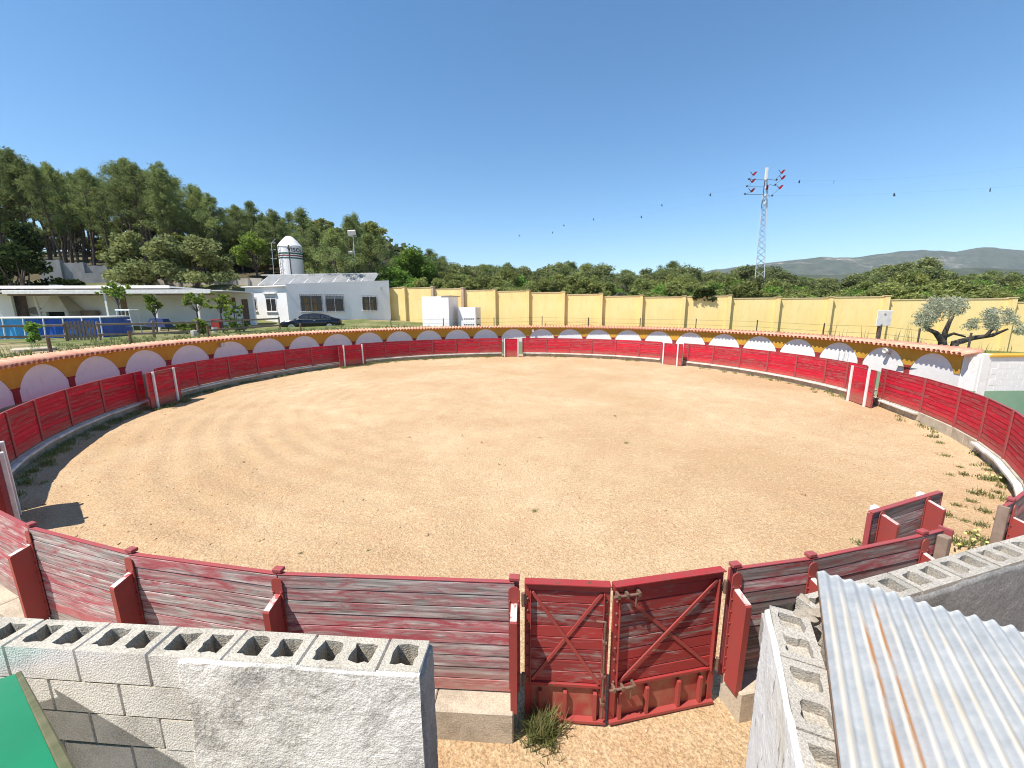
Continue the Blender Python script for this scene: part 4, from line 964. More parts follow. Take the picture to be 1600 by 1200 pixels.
# silo with a cone top, bands and lettering
SC = Vector((-24.45, 46.6, 0)); SR = 1.20
SL = thing('silo', 'white round silo with cone top, dark lettering and green and red bands', 'silo', SC)
wpart('shell', MB().lathe([(SR, 4.0), (SR, 10.85), (SR * 0.97, 10.95)], 40, Matrix.Translation(SC)).build('shell', 'white_wall', False), SL)
wpart('cone', MB().lathe([(SR * 1.05, 10.85), (SR * 1.02, 10.98), (0.86, 11.45), (0.45, 11.88), (0.28, 12.0), (0.0, 12.05)], 40, Matrix.Translation(SC)).build('cone', 'white_wall'), SL)
for z0, z1, m in ((10.05, 10.2, 'band_green'), (9.83, 9.95, 'band_red'), (9.57, 9.71, 'band_green')):
    wpart('band', MB().lathe([(SR + 0.002, z0), (SR + 0.012, z0), (SR + 0.012, z1), (SR + 0.002, z1)], 40, Matrix.Translation(SC)).build('band', m), SL)
fc = bpy.data.curves.new('lettering', 'FONT'); fc.body = 'VISOL'; fc.size = 0.56; fc.offset = 0.018; fc.space_character = 1.12
to = bpy.data.objects.new('lettering', fc); COL.objects.link(to); bpy.context.view_layer.update()
tm = bpy.data.meshes.new_from_object(to); bpy.data.objects.remove(to)
fa_ = math.atan2(-SC.x, -SC.y)      # direction from the silo to the camera, measured from +Y
bm = bmesh.new(); bm.from_mesh(tm); bmesh.ops.subdivide_edges(bm, edges=[e for e in bm.edges if e.calc_length() > 0.12], cuts=2); bm.to_mesh(tm); bm.free()
xs_ = [v.co.x for v in tm.vertices]; wd = max(xs_) - min(xs_)
for v in tm.vertices:
    a = fa_ - 0.43 - (v.co.x - min(xs_) - wd / 2) / SR; r_ = SR + 0.016
    v.co = (SC.x + r_ * math.sin(a), SC.y + r_ * math.cos(a), 10.3 + v.co.y)
tm.materials.clear(); tm.materials.append(M['letter']); wpart('lettering', tm, SL)
a = fa_ + 0.10; q = SC + Vector((math.sin(a), math.cos(a), 0)) * (SR + 0.05); wpart('fill_pipe', MB().tube([(q.x, q.y, 4), (q.x, q.y, 10.95)], 0.05, 8).build('fill_pipe', 'metal_dark'), SL)
ld = MB()
for s_ in (0.95, 1.15):
    a = fa_ + s_; q = SC + Vector((math.sin(a), math.cos(a), 0)) * (SR + 0.12); ld.tube([(q.x, q.y, 5), (q.x, q.y, 11.0)], 0.025, 6)
for k in range(18):
    a = fa_ + 0.95; q = SC + Vector((math.sin(a), math.cos(a), 0)) * (SR + 0.12); a = fa_ + 1.15; q2 = SC + Vector((math.sin(a), math.cos(a), 0)) * (SR + 0.12)
    ld.tube([(q.x, q.y, 5 + k * .33), (q2.x, q2.y, 5 + k * .33)], 0.015, 5)
wpart('ladder', ld.build('ladder', 'metal_dark'), SL)
# television aerial and floodlight mast
p = site(428, 437, 45); t = thing('aerial', 'thin television aerial mast beside the silo', 'aerial', (p.x, p.y, 6.0)); q = site(424, 380, 45)
wpart('mast', MB().tube([(p.x, p.y, 6), (q.x, q.y, q.z)], 0.03, 6).build('mast', 'galv'), t)
for z in (0.0, -0.7, -1.6): wpart('aerial_arm', MB().tube([(q.x - .25, q.y, q.z + z), (q.x + .35, q.y + .1, q.z + z + 0.05)], 0.018, 5).build('aerial_arm', 'galv'), t)
wpart('aerial_arm', MB().tube([(q.x, q.y, q.z), (q.x + .5, q.y, q.z + .45)], 0.02, 5).build('aerial_arm', 'galv'), t)
p = site(557, 440, 46); q = site(549, 363, 46); t = thing('floodlight_mast', 'slim floodlight mast standing behind the white house', 'floodlight', (p.x, p.y, gz(p.x, p.y)))
wpart('mast', MB().tube([(p.x, p.y, gz(p.x, p.y)), (p.x, p.y, q.z)], [0.09, 0.06], 8).build('mast', 'galv'), t)
for dx, dz, h in ((-0.25, 0.0, 0.55), (0.14, 0.05, 0.5), (-0.35, -2.0, 0.28)):
    wpart('floodlight', MB().box(-0.22, 0.22, -0.14, 0.10, -h / 2, h / 2, Matrix.Translation((p.x + dx, p.y - 0.15, q.z - 0.1 + dz)) @ Matrix.Rotation(0.35, 4, 'X'), ch=0.03).build('floodlight', 'white_paint'), t)
wpart('cross_arm', MB().box(p.x - 0.45, p.x + 0.4, p.y - 0.05, p.y + 0.05, q.z - 0.45, q.z - 0.37).build('cross_arm', 'galv'), t)

# two small white sheds in front of the yellow wall
def shed(name, label, p, ang, w_, d_, h_, roof=True):
    zg = gz(p.x, p.y) - 0.2; t = thing(name, label, 'shed', (p.x, p.y, zg)); F = Matrix.Translation((p.x, p.y, 0)) @ Matrix.Rotation(ang, 4, 'Z')
    mpart('walls', MB().box(-w_, 0, 0, d_, zg, h_, ch=0.015).build('walls', 'white_wall'), t, F)
    return t, F, zg
s_ = site(701, 470, 37.4); t, F, zg = shed('shed', 'taller windowless white shed in front of the yellow wall', s_, R(-17), 2.75, 2.1, 5.22)
mpart('roof_slab', MB().box(-0.75, 0.14, -0.05, 2.3, 5.222, 5.30, ch=0.01).build('roof_slab', 'concrete'), t, F)
s_ = site(743, 487, 37.6); t, F, zg = shed('shed', 'low white shed with rows of small vent holes beside the taller shed', s_, R(-17), 1.75, 1.3, 4.24)
vh = []
for z in (3.18, 2.66):
    for k in range(6): vh.append((-1.12 + k * 0.18, -0.012, z, 0))
    for k in range(3): vh.append((0.012, 0.4 + k * 0.22, z, 1))
for x, y, z, s2 in vh:
    mpart('vent_hole', (MB().box(x - .05, x + .05, y - .01, y + .008, z - .05, z + .05) if not s2 else MB().box(x - .008, x + .01, y - .06, y + .06, z - .045, z + .045)).build('vent_hole', 'blackhole'), t, F)  # solid black boxes, their colour stands for the shade inside each hole

# grey retaining wall on the slope and the pale panel wall behind the porch
a, b_ = site(58, 406, 45), site(168, 412, 46.5)
RWL = thing('retaining_wall', 'grey concrete retaining wall below the pine wood', 'wall', (a.x, a.y, gz(a.x, a.y))); F, L = wall_frame(a, b_)
for k in range(3):
    mpart('wall_panel', MB().box(L * k / 3, L * (k + 1) / 3 - 0.32, 0, 0.3, 5.5, a.z - 0.25 * k).build('wall_panel', 'conc_far'), RWL, F)
    mpart('pier', MB().box(L * (k + 1) / 3 - 0.318, L * (k + 1) / 3, -0.25, 0.3, 5.5, a.z - 0.25 * k + 0.05).build('pier', 'conc_far'), RWL, F)
F2 = F @ Matrix.Translation((L * 0.78, -1.6, 0)); mpart('low_block', MB().box(0, 1.9, 0, 0.9, 5.0, 8.1).build('low_block', 'conc_far'), RWL, F2)
a, b_ = site(170, 438, 43), site(412, 437, 44.5)
CW = thing('panel_wall', 'pale precast panel wall with darker posts behind the porch roof', 'wall', (a.x, a.y, gz(a.x, a.y))); F, L = wall_frame(a, b_)
n_ = 11
for k in range(n_):
    dz = 0.55 - 0.035 * k + rnd.uniform(-.05, .05)
    mpart('wall_panel', MB().box(L * k / n_, L * (k + 1) / n_ - 0.22, 0, 0.15, 4.5, a.z + dz).build('wall_panel', 'cream_wall'), CW, F)
    mpart('wall_post', MB().box(L * (k + 1) / n_ - 0.218, L * (k + 1) / n_, -0.08, 0.16, 4.5, a.z + dz - 0.1).build('wall_post', 'conc_far'), CW, F)

# long porch: back wall, flat roof in two steps, slim white posts
PB0, PB1 = site(-40, 500, 35.5), site(399, 500, 37.0)
PO = thing('porch', 'long low porch with a white roof edge and shaded rear wall beside the lawn', 'porch', (PB0.x, PB0.y, 2.6)); F, L = wall_frame(PB0, PB1)
x_of = lambda px: (F.inverted() @ site(px, 480, 35.5 + 1.5 * (px + 40) / 439)).x
mpart('rear_wall', MB().box(0, L, 0.0, 0.25, 2.2, 5.6).build('rear_wall', 'offwhite'), PO, F)
xr0 = x_of(92)
mpart('roof', MB().box(x_of(26), L - 0.1, -3.9, 0.6, 5.62, 5.70).build('roof', 'offwhite'), PO, F)
mpart('roof_edge', MB().box(xr0 - 0.05, L - 1.0, -4.0, -3.88, 5.42, 5.73, ch=0.02).build('roof_edge', 'white_paint'), PO, F)
mpart('upper_roof', MB().box(xr0 + 0.5, L - 5.0, -2.6, 1.6, 5.95, 6.06).build('upper_roof', 'white_paint'), PO, F)
mpart('upper_edge', MB().box(x_of(30), L - 5.0, -2.75, -2.61, 5.90, 6.12, ch=0.02).build('upper_edge', 'white_paint'), PO, F)
mpart('beam', MB().box(xr0, L - 1.0, -3.7, -3.55, 5.30, 5.44).build('beam', 'brown'), PO, F)
for px in (229, 297, 356):
    x = x_of(px); mpart('porch_post', MB().box(x - 0.07, x + 0.07, -3.85, -3.71, 2.3, 5.45).build('porch_post', 'white_paint'), PO, F)
mpart('brick_pier', MB().box(x_of(26), x_of(44), -0.35, -0.002, 2.2, 5.75).build('brick_pier', 'brick'), PO, F)
mpart('porch_post', MB().tube([(x_of(80), -1.2, 5.5), (x_of(87), -1.2, 2.5)], 0.09, 8).build('porch_post', 'white_paint'), PO, F)
mpart('wall_plaque', MB().lathe([(0.0, 0), (0.42, 0), (0.42, 0.03), (0, 0.035)], 20, Matrix.Translation((x_of(55), -0.004, 4.15)) @ Matrix.Rotation(math.pi / 2, 4, 'X') @ Matrix.Diagonal((1.5, 0.8, 1, 1))).build('wall_plaque', 'conc_far'), PO, F)
mpart('dark_doorway', MB().box(x_of(190), x_of(199), -0.05, -0.002, 3.4, 5.4).build('dark_doorway', 'brown'), PO, F)
mpart('door', MB().box(x_of(379), x_of(388), -0.06, -0.002, 2.6, 5.05).build('door', 'wood_post'), PO, F)
mpart('shutter', MB().box(x_of(364), x_of(369), -0.06, -0.002, 4.2, 5.2).build('shutter', 'wood_post'), PO, F)
# barbecue hood
bx0, bx1 = x_of(93), x_of(132)
BQ = thing('barbecue', 'white barbecue with a flared hood and dark fire opening under the porch edge', 'barbecue', F @ Vector((bx0, -1.2, 2.6)))
w2 = bx1 - bx0
mpart('base', MB().box(bx0, bx0 + 0.30, -1.5, -0.02, 2.4, 4.05).box(bx1 - 0.30, bx1, -1.5, -0.02, 2.4, 4.05).box(bx0 + .3, bx1 - .3, -1.5, -0.02, 2.4, 3.2).build('base', 'cream_wall'), BQ, F)
mpart('fire_opening', MB().box(bx0 + 0.31, bx1 - 0.31, -1.3, -0.03, 3.205, 4.04).build('fire_opening', 'blackhole'), BQ, F)
hv = [(bx0 - .1, -1.62, 4.06), (bx1 + .1, -1.62, 4.06), (bx1 + .1, -0.02, 4.06), (bx0 - .1, -0.02, 4.06), (bx0 + .35, -0.9, 5.35), (bx0 + .95, -0.9, 5.35), (bx0 + .95, -0.25, 5.35), (bx0 + .35, -0.25, 5.35)]
mpart('hood', MB().add(hv, [(0, 3, 2, 1), (4, 5, 6, 7), (0, 1, 5, 4), (1, 2, 6, 5), (2, 3, 7, 6), (3, 0, 4, 7)]).build('hood', 'cream_wall'), BQ, F)
mpart('flue', MB().box(bx0 + .37, bx0 + .93, -0.88, -0.27, 5.351, 6.3).build('flue', 'white_wall'), BQ, F)
t = thing('side_board', 'brown board leaning on the porch wall beside the barbecue', 'board', F @ Vector((x_of(136), -0.3, 2.6)))
mpart('panel', MB().box(x_of(133), x_of(156), -0.5, -0.1, 3.6, 4.15).build('panel', 'brown'), t, F)
mpart('panel_leg', MB().box(x_of(134), x_of(155), -0.45, -0.15, 2.5, 3.599).build('panel_leg', 'offwhite'), t, F)
# far white wall standing left of the porch
a, b_ = site(-60, 500, 34.0), site(25, 500, 34.6); F, L = wall_frame(a, b_)
t = thing('garden_wall', 'short white garden wall behind the blue pool at the photo edge', 'wall', (a.x, a.y, 2.6))
mpart('wall_body', MB().box(0, L, 0, 0.2, 2.2, 5.55).build('wall_body', 'offwhite'), t, F)

# frame pool
q0, q1 = site(-90, 520, 22.6), site(163, 520, 25.2); F, L = wall_frame(q0, q1); zg = 2.45
PL = thing('frame_pool', 'blue rectangular frame pool with white top rail behind the picket gate', 'pool', (q0.x, q0.y, zg)); Hh = 1.28
nb_ = 8
for k in range(nb_):
    x0, x1 = L * k / nb_, L * (k + 1) / nb_
    mpart('liner_panel', MB().add([(x0, 0, zg), (x1, 0, zg), (x1, 0, zg + Hh), ((x0 + x1) / 2, -0.05, zg + Hh - .03), (x0, 0, zg + Hh), ((x0 + x1) / 2, -0.14, zg + Hh * .5), ((x0 + x1) / 2, -0.12, zg)], [(0, 6, 5, 3, 4), (6, 1, 2, 3, 5)]).build('liner_panel', 'pool_light' if k in (2, 3) else 'pool_blue'), PL, F)
    mpart('frame_post', MB().tube([(x1 - 0.02, -0.10, zg + Hh), (x1 - 0.02, -0.22, zg + 0.0)], 0.035, 8).build('frame_post', 'white_paint'), PL, F)
for k in range(3):
    mpart('liner_panel', MB().box(L - 0.02, L, 0.02 + 1.2 * k, 1.2 + 1.2 * k, zg, zg + Hh).build('liner_panel', 'pool_blue'), PL, F)
    mpart('liner_panel', MB().box(0, 0.02, 0.02 + 1.2 * k, 1.2 + 1.2 * k, zg, zg + Hh).build('liner_panel', 'pool_blue'), PL, F)
mpart('liner_panel', MB().box(0, L, 3.6, 3.62, zg, zg + Hh).build('liner_panel', 'pool_blue'), PL, F)
mpart('water', MB().box(0.03, L - 0.03, 0.02, 3.58, zg + 0.05, zg + Hh - 0.16).build('water', 'water'), PL, F)
tr_ = MB().tube([(0, -0.06, zg + Hh), (L, -0.06, zg + Hh)], 0.05, 8).tube([(0, 3.66, zg + Hh), (L, 3.66, zg + Hh)], 0.05, 8).tube([(L + .03, -0.06, zg + Hh), (L + .03, 3.66, zg + Hh)], 0.05, 8).tube([(-.03, -0.06, zg + Hh), (-.03, 3.66, zg + Hh)], 0.05, 8)
mpart('top_rail', tr_.build('top_rail', 'white_paint'), PL, F)

# wooden post-and-rail fence with a picket gate
def gpt(px, py, Y): p = site(px, py, Y); return Vector((p.x, p.y, gz(p.x, p.y)))
fp = [gpt(-120, 535, 19.0), gpt(-30, 530, 20.5), gpt(52, 530, 21.5), gpt(105, 530, 22.0)]
fp2 = [gpt(156, 528, 22.6), gpt(241, 522, 23.8), gpt(310, 520, 26.2), gpt(381, 515, 29.4), gpt(437, 510, 33.5)]
def rail_fence(label, pts):
    t = thing('rail_fence', label, 'fence', pts[0])
    for i, p in enumerate(pts):
        wpart('fence_post', MB().box(p.x - .05, p.x + .05, p.y - .05, p.y + .05, p.z - .2, p.z + 1.02, ch=.01).build('fence_post', 'wood_rail'), t)
        if i:
            q = pts[i - 1]
            for h_ in (0.30, 0.86):
                d = p - q; F = frame(q + Vector((0, -0.06, h_)), d); mpart('rail', MB().box(0.0, d.length, -0.03, 0.03, -0.06, 0.06, ch=.008).build('rail', 'wood_rail'), t, F)
    return t
rail_fence('brown post and rail fence in front of the blue pool', fp); rail_fence('brown post and rail fence between the picket gate and the car', fp2)
g0, g1 = fp[-1] + Vector((0.12, -.02, 0)), fp2[0] - Vector((0.12, 0.02, 0)); F, L = wall_frame(g0, g1); zg = (g0.z + g1.z) / 2
PG = thing('picket_gate', 'small wooden picket gate in front of the blue pool', 'gate', g0)
for k in range(8):
    x = 0.06 + (L - 0.12) * k / 7; mpart('slat', MB().prism([(-0.04, 0.04), (-0.02, 0.04), (-0.02, 1.08), (-0.04, 1.08)], x - 0.05, x + 0.05).build('slat', 'wood_rail'), PG, F @ Matrix.Translation((0, 0, zg)))
for h_ in (0.22, 0.82): mpart('gate_rail', MB().box(0, L, -0.0195, 0.03, zg + h_ - .05, zg + h_ + .05).build('gate_rail', 'wood_rail'), PG, F)
mpart('gate_brace', MB().add([(0.05, 0.0305, zg + .2), (0.17, 0.0305, zg + .2), (L - .05, 0.0305, zg + .84), (L - .17, 0.0305, zg + .84), (0.05, 0.055, zg + .2), (0.17, 0.055, zg + .2), (L - .05, 0.055, zg + .84), (L - .17, 0.055, zg + .84)], [(0, 3, 2, 1), (4, 5, 6, 7), (0, 1, 5, 4), (1, 2, 6, 5), (2, 3, 7, 6), (3, 0, 4, 7)]).build('gate_brace', 'wood_rail'), PG, F)
# wire fence close behind the tiles: each post a part, two wires
def wire_fence(label, items, m):
    pts = []
    for px, py0, py1 in items:
        d = ray(px, py1); a_ = math.atan2(d.x, d.y)
        # meet the circle just behind the arcade wall
        rr_ = RW + 0.95; A = d.x ** 2 + d.y ** 2; Bq = -2 * (d.x * CX + d.y * CY); Cq = CX * CX + CY * CY - rr_ ** 2
        tt = (-Bq + math.sqrt(Bq * Bq - 4 * A * Cq)) / (2 * A); x, y = d.x * tt, d.y * tt
        zt = EYE + ray(px, py0).z * (y / ray(px, py0).y); pts.append(Vector((x, y, zt)))
    t = thing('wire_fence', label, 'fence', (pts[0].x, pts[0].y, gz(pts[0].x, pts[0].y)))
    for p in pts:
        wpart('fence_post', MB().tube([(p.x, p.y, min(gz(p.x, p.y), 2.3) - .3), (p.x, p.y, p.z)], m[1], 8).build('fence_post', m[0]), t)
    for dz in (-0.10, -0.45):
        wpart('fence_wire', MB().tube([p + Vector((0, -0.03, dz)) for p in pts], 0.006, 4).build('fence_wire', 'metal_dark'), t)
wire_fence('low fence of dark timber posts just behind the tiles, in front of the lawn', [(-10, 536, 575), (80, 527, 553), (205, 517, 537), (326, 509, 525), (470, 505, 515)], ('wood_post', 0.06))
wire_fence('thin wire fence on slim posts just behind the tiles, in front of the yellow wall', [(611, 499, 508), (693, 497, 508), (772, 496, 507), (847, 494, 507), (919, 496, 508), (1000, 497, 509), (1087, 498, 512), (1182, 500, 516), (1286, 505, 522), (1374, 507, 529), (1434, 513, 534), (1513, 520, 544)], ('metal_dark', 0.035))
# sign on its post
p = site(1373, 530, 20.2); q = site(1381, 497, 20.2); t = thing('sign', 'blank white square sign on a dark post in front of the yellow wall', 'sign', (p.x, p.y, 1.6))
wpart('sign_post', MB().box(p.x - .07, p.x + .07, p.y, p.y + .12, 1.2, q.z - .3).build('sign_post', 'wood_post'), t)
wpart('sign_panel', MB().box(q.x - .36, q.x + .36, p.y - .035, p.y - .003, q.z - .38, q.z + .38, ch=.008).build('sign_panel', 'white_paint'), t)
wpart('sign_mark', MB().tube([(q.x - .06, p.y - .042, q.z + .20), (q.x, p.y - .042, q.z + .235), (q.x + .06, p.y - .042, q.z + .19), (q.x - .02, p.y - .042, q.z + .16)], 0.012, 5).build('sign_mark', 'conc_far'), t)

# ------------------------------------------------------------------ parked car
def make_car(label, loc, rz):
    t = thing('parked_car', label, 'car', loc, rz)          # local +X = front
    # cross sections from tail to nose: x, half width, sill z, belt z, roof z, roof half width
    sec = [(-2.22, .62, .46, .80, .80, .50), (-2.12, .78, .32, .93, .94, .66), (-1.75, .87, .26, .99, 1.01, .68), (-1.25, .90, .24, .98, 1.22, .64), (-0.75, .91, .24, .96, 1.37, .60),
           (-0.1, .91, .24, .94, 1.415, .60), (0.4, .91, .24, .92, 1.36, .61), (0.95, .91, .24, .905, 1.10, .67), (1.28, .90, .25, .895, .915, .72), (1.75, .87, .26, .83, .85, .70), (2.08, .79, .30, .72, .745, .58), (2.24, .60, .38, .58, .60, .42)]
    vs, fs = [], []
    for x, w_, zs, zb, zr, wr in sec:
        pr = [(w_ * .86, zs), (w_, zs + .16), (w_, (zs + zb) / 2 + .08), (w_ * .965, zb), (wr, (zr - .03) if zr - zb > .05 else zr - .008), (wr * .7, zr)]
        vs += [(x, y, z) for y, z in pr] + [(x, -y, z) for y, z in reversed(pr)]
    n = 12
    for i in range(len(sec) - 1):
        for k in range(n): fs.append((i * n + k, (i + 1) * n + k, (i + 1) * n + (k + 1) % n, i * n + (k + 1) % n))
    fs += [tuple(range(n)), tuple(reversed(range((len(sec) - 1) * n, len(sec) * n)))]
    b_ = lpart('body', MB().add(vs, fs).build('body', 'car_paint', True), t)
    for x in (-1.35, 1.38):
        for y in (-1, 1):
            wl = lpart('wheel', MB().lathe([(.0, -.09), (.325, -.09), (.335, 0), (.325, .09), (0, .09)], 24, Matrix.Rotation(math.pi / 2, 4, 'X')).build('wheel', 'tyre'), t, (x, y * .82, .335))
            rim = MB().lathe([(.20, .091), (.235, .093), (.235, .10), (.20, .10), (.20, .091)], 24, Matrix.Rotation(y * -math.pi / 2, 4, 'X'))
            for k in range(7):
                rim.box(-.022, .022, .0, .215, .092, .10, Matrix.Rotation(y * -math.pi / 2, 4, 'X') @ Matrix.Rotation(k * 2 * math.pi / 7, 4, 'Z'))
            o = lpart('rim', rim.build('rim', 'chrome'), wl)
            lpart('wheel_arch', MB().lathe([(.36, .0), (.40, .0), (.40, .012), (.36, .012), (.36, 0)], 24, Matrix.Rotation(y * -math.pi / 2, 4, 'X')).build('wheel_arch', 'tyre'), t, (x, y * .905, .335))
    def quad(name, pts, m, off=0.0):
        return lpart(name, MB().add(pts, [tuple(range(len(pts)))]).build(name, m), t)
    e = 1.006
    for y in (-1, 1):
        def side(xs, nm):
            P = [(x, y * (w_ + (wz - w_) * f) * 1.008, zb + (zr - zb) * f) for x, w_, zb, zr, wz, f in xs]; quad(nm, P if y < 0 else list(reversed(P)), 'glass')
        side([(-.72, .88, .965, 1.375, .60, .12), (.06, .88, .945, 1.41, .60, .12), (.06, .88, .945, 1.41, .60, .86), (-.72, .88, .965, 1.375, .60, .86)], 'side_window')
        side([(.12, .88, .942, 1.40, .60, .12), (.92, .885, .91, 1.12, .67, .2), (.42, .88, .925, 1.36, .61, .84), (.12, .88, .942, 1.40, .60, .86)], 'side_window')
        side([(-1.55, .87, .985, 1.10, .66, .3), (-.78, .88, .967, 1.37, .60, .14), (-.78, .88, .967, 1.37, .60, .84), (-1.15, .87, .98, 1.26, .63, .8)], 'side_window')
        lpart('headlight', MB().lathe([(0, .06), (.10, .045), (.15, 0), (0, 0)], 14, Matrix.Translation((2.02, y * .60, .665)) @ Matrix.Rotation(math.pi / 2.6, 4, 'Y') @ Matrix.Diagonal((.7, 1.25, 1, 1))).build('headlight', 'lens'), t)
        lpart('tail_light', MB().box(-2.19, -2.10, y * .66 - .13, y * .66 + .13, .70, .86, ch=.02).build('tail_light', 'tail'), t)
        lpart('wing_mirror', MB().box(.78, .95, y * 1.0 - .10, y * 1.0 + .10, .96, 1.09, ch=.03).build('wing_mirror', 'chrome'), t)
        lpart('window_trim', MB().box(-1.45, .95, y * .885 - .008, y * .885 + .008, .93, .95).build('window_trim', 'chrome'), t)
        lpart('door_handle', MB().box(-.35, -.18, y * .915 - .015, y * .915 + .012, .80, .83).build('door_handle', 'chrome'), t)
    quad('windscreen', [(1.20, -.70, .945), (1.20, .70, .945), (.46, .56, 1.37), (.46, -.56, 1.37)], 'glass')
    quad('rear_window', [(-1.72, .60, 1.035), (-1.72, -.60, 1.035), (-.85, -.54, 1.37), (-.85, .54, 1.37)], 'glass')
    lpart('grille', MB().box(2.19, 2.26, -.38, .38, .42, .56, ch=.015).build('grille', 'tyre'), t)
    lpart('number_plate', MB().box(2.262, 2.275, -.26, .26, .44, .55).build('number_plate', 'white_paint'), t)
    lpart('bonnet_line', MB().box(2.10, 2.255, -.22, .22, .58, .605, ch=.008).build('bonnet_line', 'chrome'), t)
    return t
cf, cr_ = Vector((-19.9, 35.7)), Vector((-15.75, 37.15)); cc_ = (cf + cr_) / 2
make_car('dark blue-black coupe parked beside the white house, behind the tiles', (cc_.x, cc_.y, 2.27), math.atan2(cf.y - cr_.y, cf.x - cr_.x)).scale = (1.1, 1.1, 1.08)

# ------------------------------------------------------------------ lattice pylon with cross arms, wires and flaps
pb = site(1185, 465, 60); pt = site(1198, 262, 60); gx0, gy0 = pb.x, 60.0; zb, zt_ = 0.5, pt.z
PYL = thing('pylon', 'tall galvanised lattice pylon with red insulators beyond the yellow wall', 'pylon', (gx0, gy0, zb))
hw = lambda z: 0.78 - 0.56 * (z - zb) / (20.7 - zb) if z < 20.7 else 0.22 - 0.10 * (z - 20.7) / (zt_ - 20.7)
_a = math.atan2(gx0, gy0); leg = [(x * math.cos(_a) + y * math.sin(_a), -x * math.sin(_a) + y * math.cos(_a)) for x, y in ((-1, -1), (1, -1), (1, 1), (-1, 1))]
cxp = lambda z: gx0 + (pt.x - pb.x) * (z - pb.z) / (pt.z - pb.z)
for sx_, sy_ in leg:
    wpart('leg', MB().tube([(cxp(zb) + sx_ * hw(zb), gy0 + sy_ * hw(zb), zb), (cxp(19.4) + sx_ * hw(19.4), gy0 + sy_ * hw(19.4), 19.4)], 0.06, 4).build('leg', 'galv'), PYL)
zs_ = [zb]
while zs_[-1] < 19.2: zs_.append(zs_[-1] + hw(zs_[-1]) * 1.25 + 0.25)
for i in range(len(zs_) - 1):
    for f in range(4):
        a, b_ = leg[f], leg[(f + 1) % 4]
        if i % 2: a, b_ = b_, a
        z0, z1 = zs_[i], min(zs_[i + 1], 19.4)
        wpart('lattice_bar', MB().tube([(cxp(z0) + a[0] * hw(z0), gy0 + a[1] * hw(z0), z0), (cxp(z1) + b_[0] * hw(z1), gy0 + b_[1] * hw(z1), z1)], 0.032, 4).build('lattice_bar', 'galv' if z0 < 9 else 'black_steel'), PYL)
for sx_, sy_ in leg:
    wpart('head_leg', MB().tube([(cxp(17.6) + sx_ * (hw(17.6) + .03), gy0 + sy_ * (hw(17.6) + .03), 17.6), (cxp(21.4) + sx_ * .12, gy0 + sy_ * .12, 21.4)], 0.065, 4).build('head_leg', 'black_steel'), PYL)
for k in range(7):
    z0 = 17.7 + k * .5
    wpart('lattice_bar', MB().tube([(cxp(z0) - hw(z0) * (1 if k % 2 else -1), gy0 - hw(z0), z0), (cxp(z0) + hw(z0) * (1 if k % 2 else -1), gy0 - hw(z0), z0 + .5)], 0.05, 4).build('lattice_bar', 'white_paint'), PYL)
wpart('peak', MB().box(cxp(22) - .13, cxp(22) + .13, gy0 - .13, gy0 + .13, 21.3, zt_).build('peak', 'white_paint'), PYL)
wpart('number_board', MB().box(cxp(20.4) - .12, cxp(20.4) + .16, gy0 - .42, gy0 - .38, 20.0, 20.6).build('number_board', 'red_fin'), PYL)
arms = [(1170, 280, 1177, 271), (1167, 291, 1175, 282), (1164, 303, 1174, 297), (1214, 279, 1221, 268), (1212, 287, 1222, 277), (1207, 304, 1218, 292)]
tips = []
for ax_, ay_, fx, fy in arms:
    a = site(ax_, ay_, 60); f = site(fx, fy, 60); dd = 1 if ax_ > 1190 else -1; zc = site(1195, ay_ + 1, 60).z
    ar = wpart('cross_arm', MB().tube([(cxp(zc) + dd * .2, gy0, zc), (a.x, gy0 + dd * .3, zc - .05), (a.x + dd * .35, gy0 + dd * .35, zc + .05)], 0.026, 5).build('cross_arm', 'black_steel'), PYL)
    ins = MB().lathe([(.05, 0), (.13, .05), (.05, .1), (.13, .18), (.05, .24)], 10, Matrix.Translation((a.x + dd * .15, gy0 + dd * .3, zc - .1)))
    wpart('insulator', ins.build('insulator', 'metal_dark'), PYL)
    fb = MB()
    for s_ in (-1, 1):
        fb.add([(f.x, gy0, f.z - .28), (f.x + s_ * .12, gy0 - .15, f.z - .28), (f.x + s_ * .50, gy0 - .1, f.z + .22), (f.x + s_ * .30, gy0 + .1, f.z + .26), (f.x, gy0 + .12, f.z - .05)], [(0, 1, 2, 3, 4)])
        fb.add([(f.x, gy0 + .02, f.z - .30), (f.x + s_ * .12, gy0 - .13, f.z - .30), (f.x + s_ * .50, gy0 - .08, f.z + .20), (f.x + s_ * .30, gy0 + .12, f.z + .24), (f.x, gy0 + .14, f.z - .07)], [(4, 3, 2, 1, 0)])
    wpart('bird_guard', fb.build('bird_guard', 'red_fin'), PYL)
    wpart('guard_stem', MB().tube([(a.x, gy0 + dd * .3, zc), (f.x, gy0, f.z - .25)], 0.02, 4).build('guard_stem', 'black_steel'), PYL)
    tips.append(Vector((a.x + dd * .35, gy0 + dd * .35, zc + .05)))
flapmesh = MB().add([(-.05, 0, 0), (.05, 0, 0), (.16, .03, -.42), (.05, .02, -.5), (0, .0, -.3), (-.09, -.02, -.47), (-.15, -.03, -.36)], [(0, 6, 5, 4, 3, 2, 1)]).add([(-.05, .012, 0), (.05, .012, 0), (.16, .042, -.42), (.05, .032, -.5), (0, .012, -.3), (-.09, -.008, -.47), (-.15, -.018, -.36)], [(0, 1, 2, 3, 4, 5, 6)]).build('wire_flap', 'flap')
def wire(label, p0, p1, sag, flaps):
    P = [p0 + (p1 - p0) * u + Vector((0, 0, -4 * sag * u * (1 - u))) for u in np.linspace(0, 1, 40)]
    t = obj('power_line', MB().tube(P, 0.0035, 4).build('power_line', 'cable'), label, 'power line')
    return P
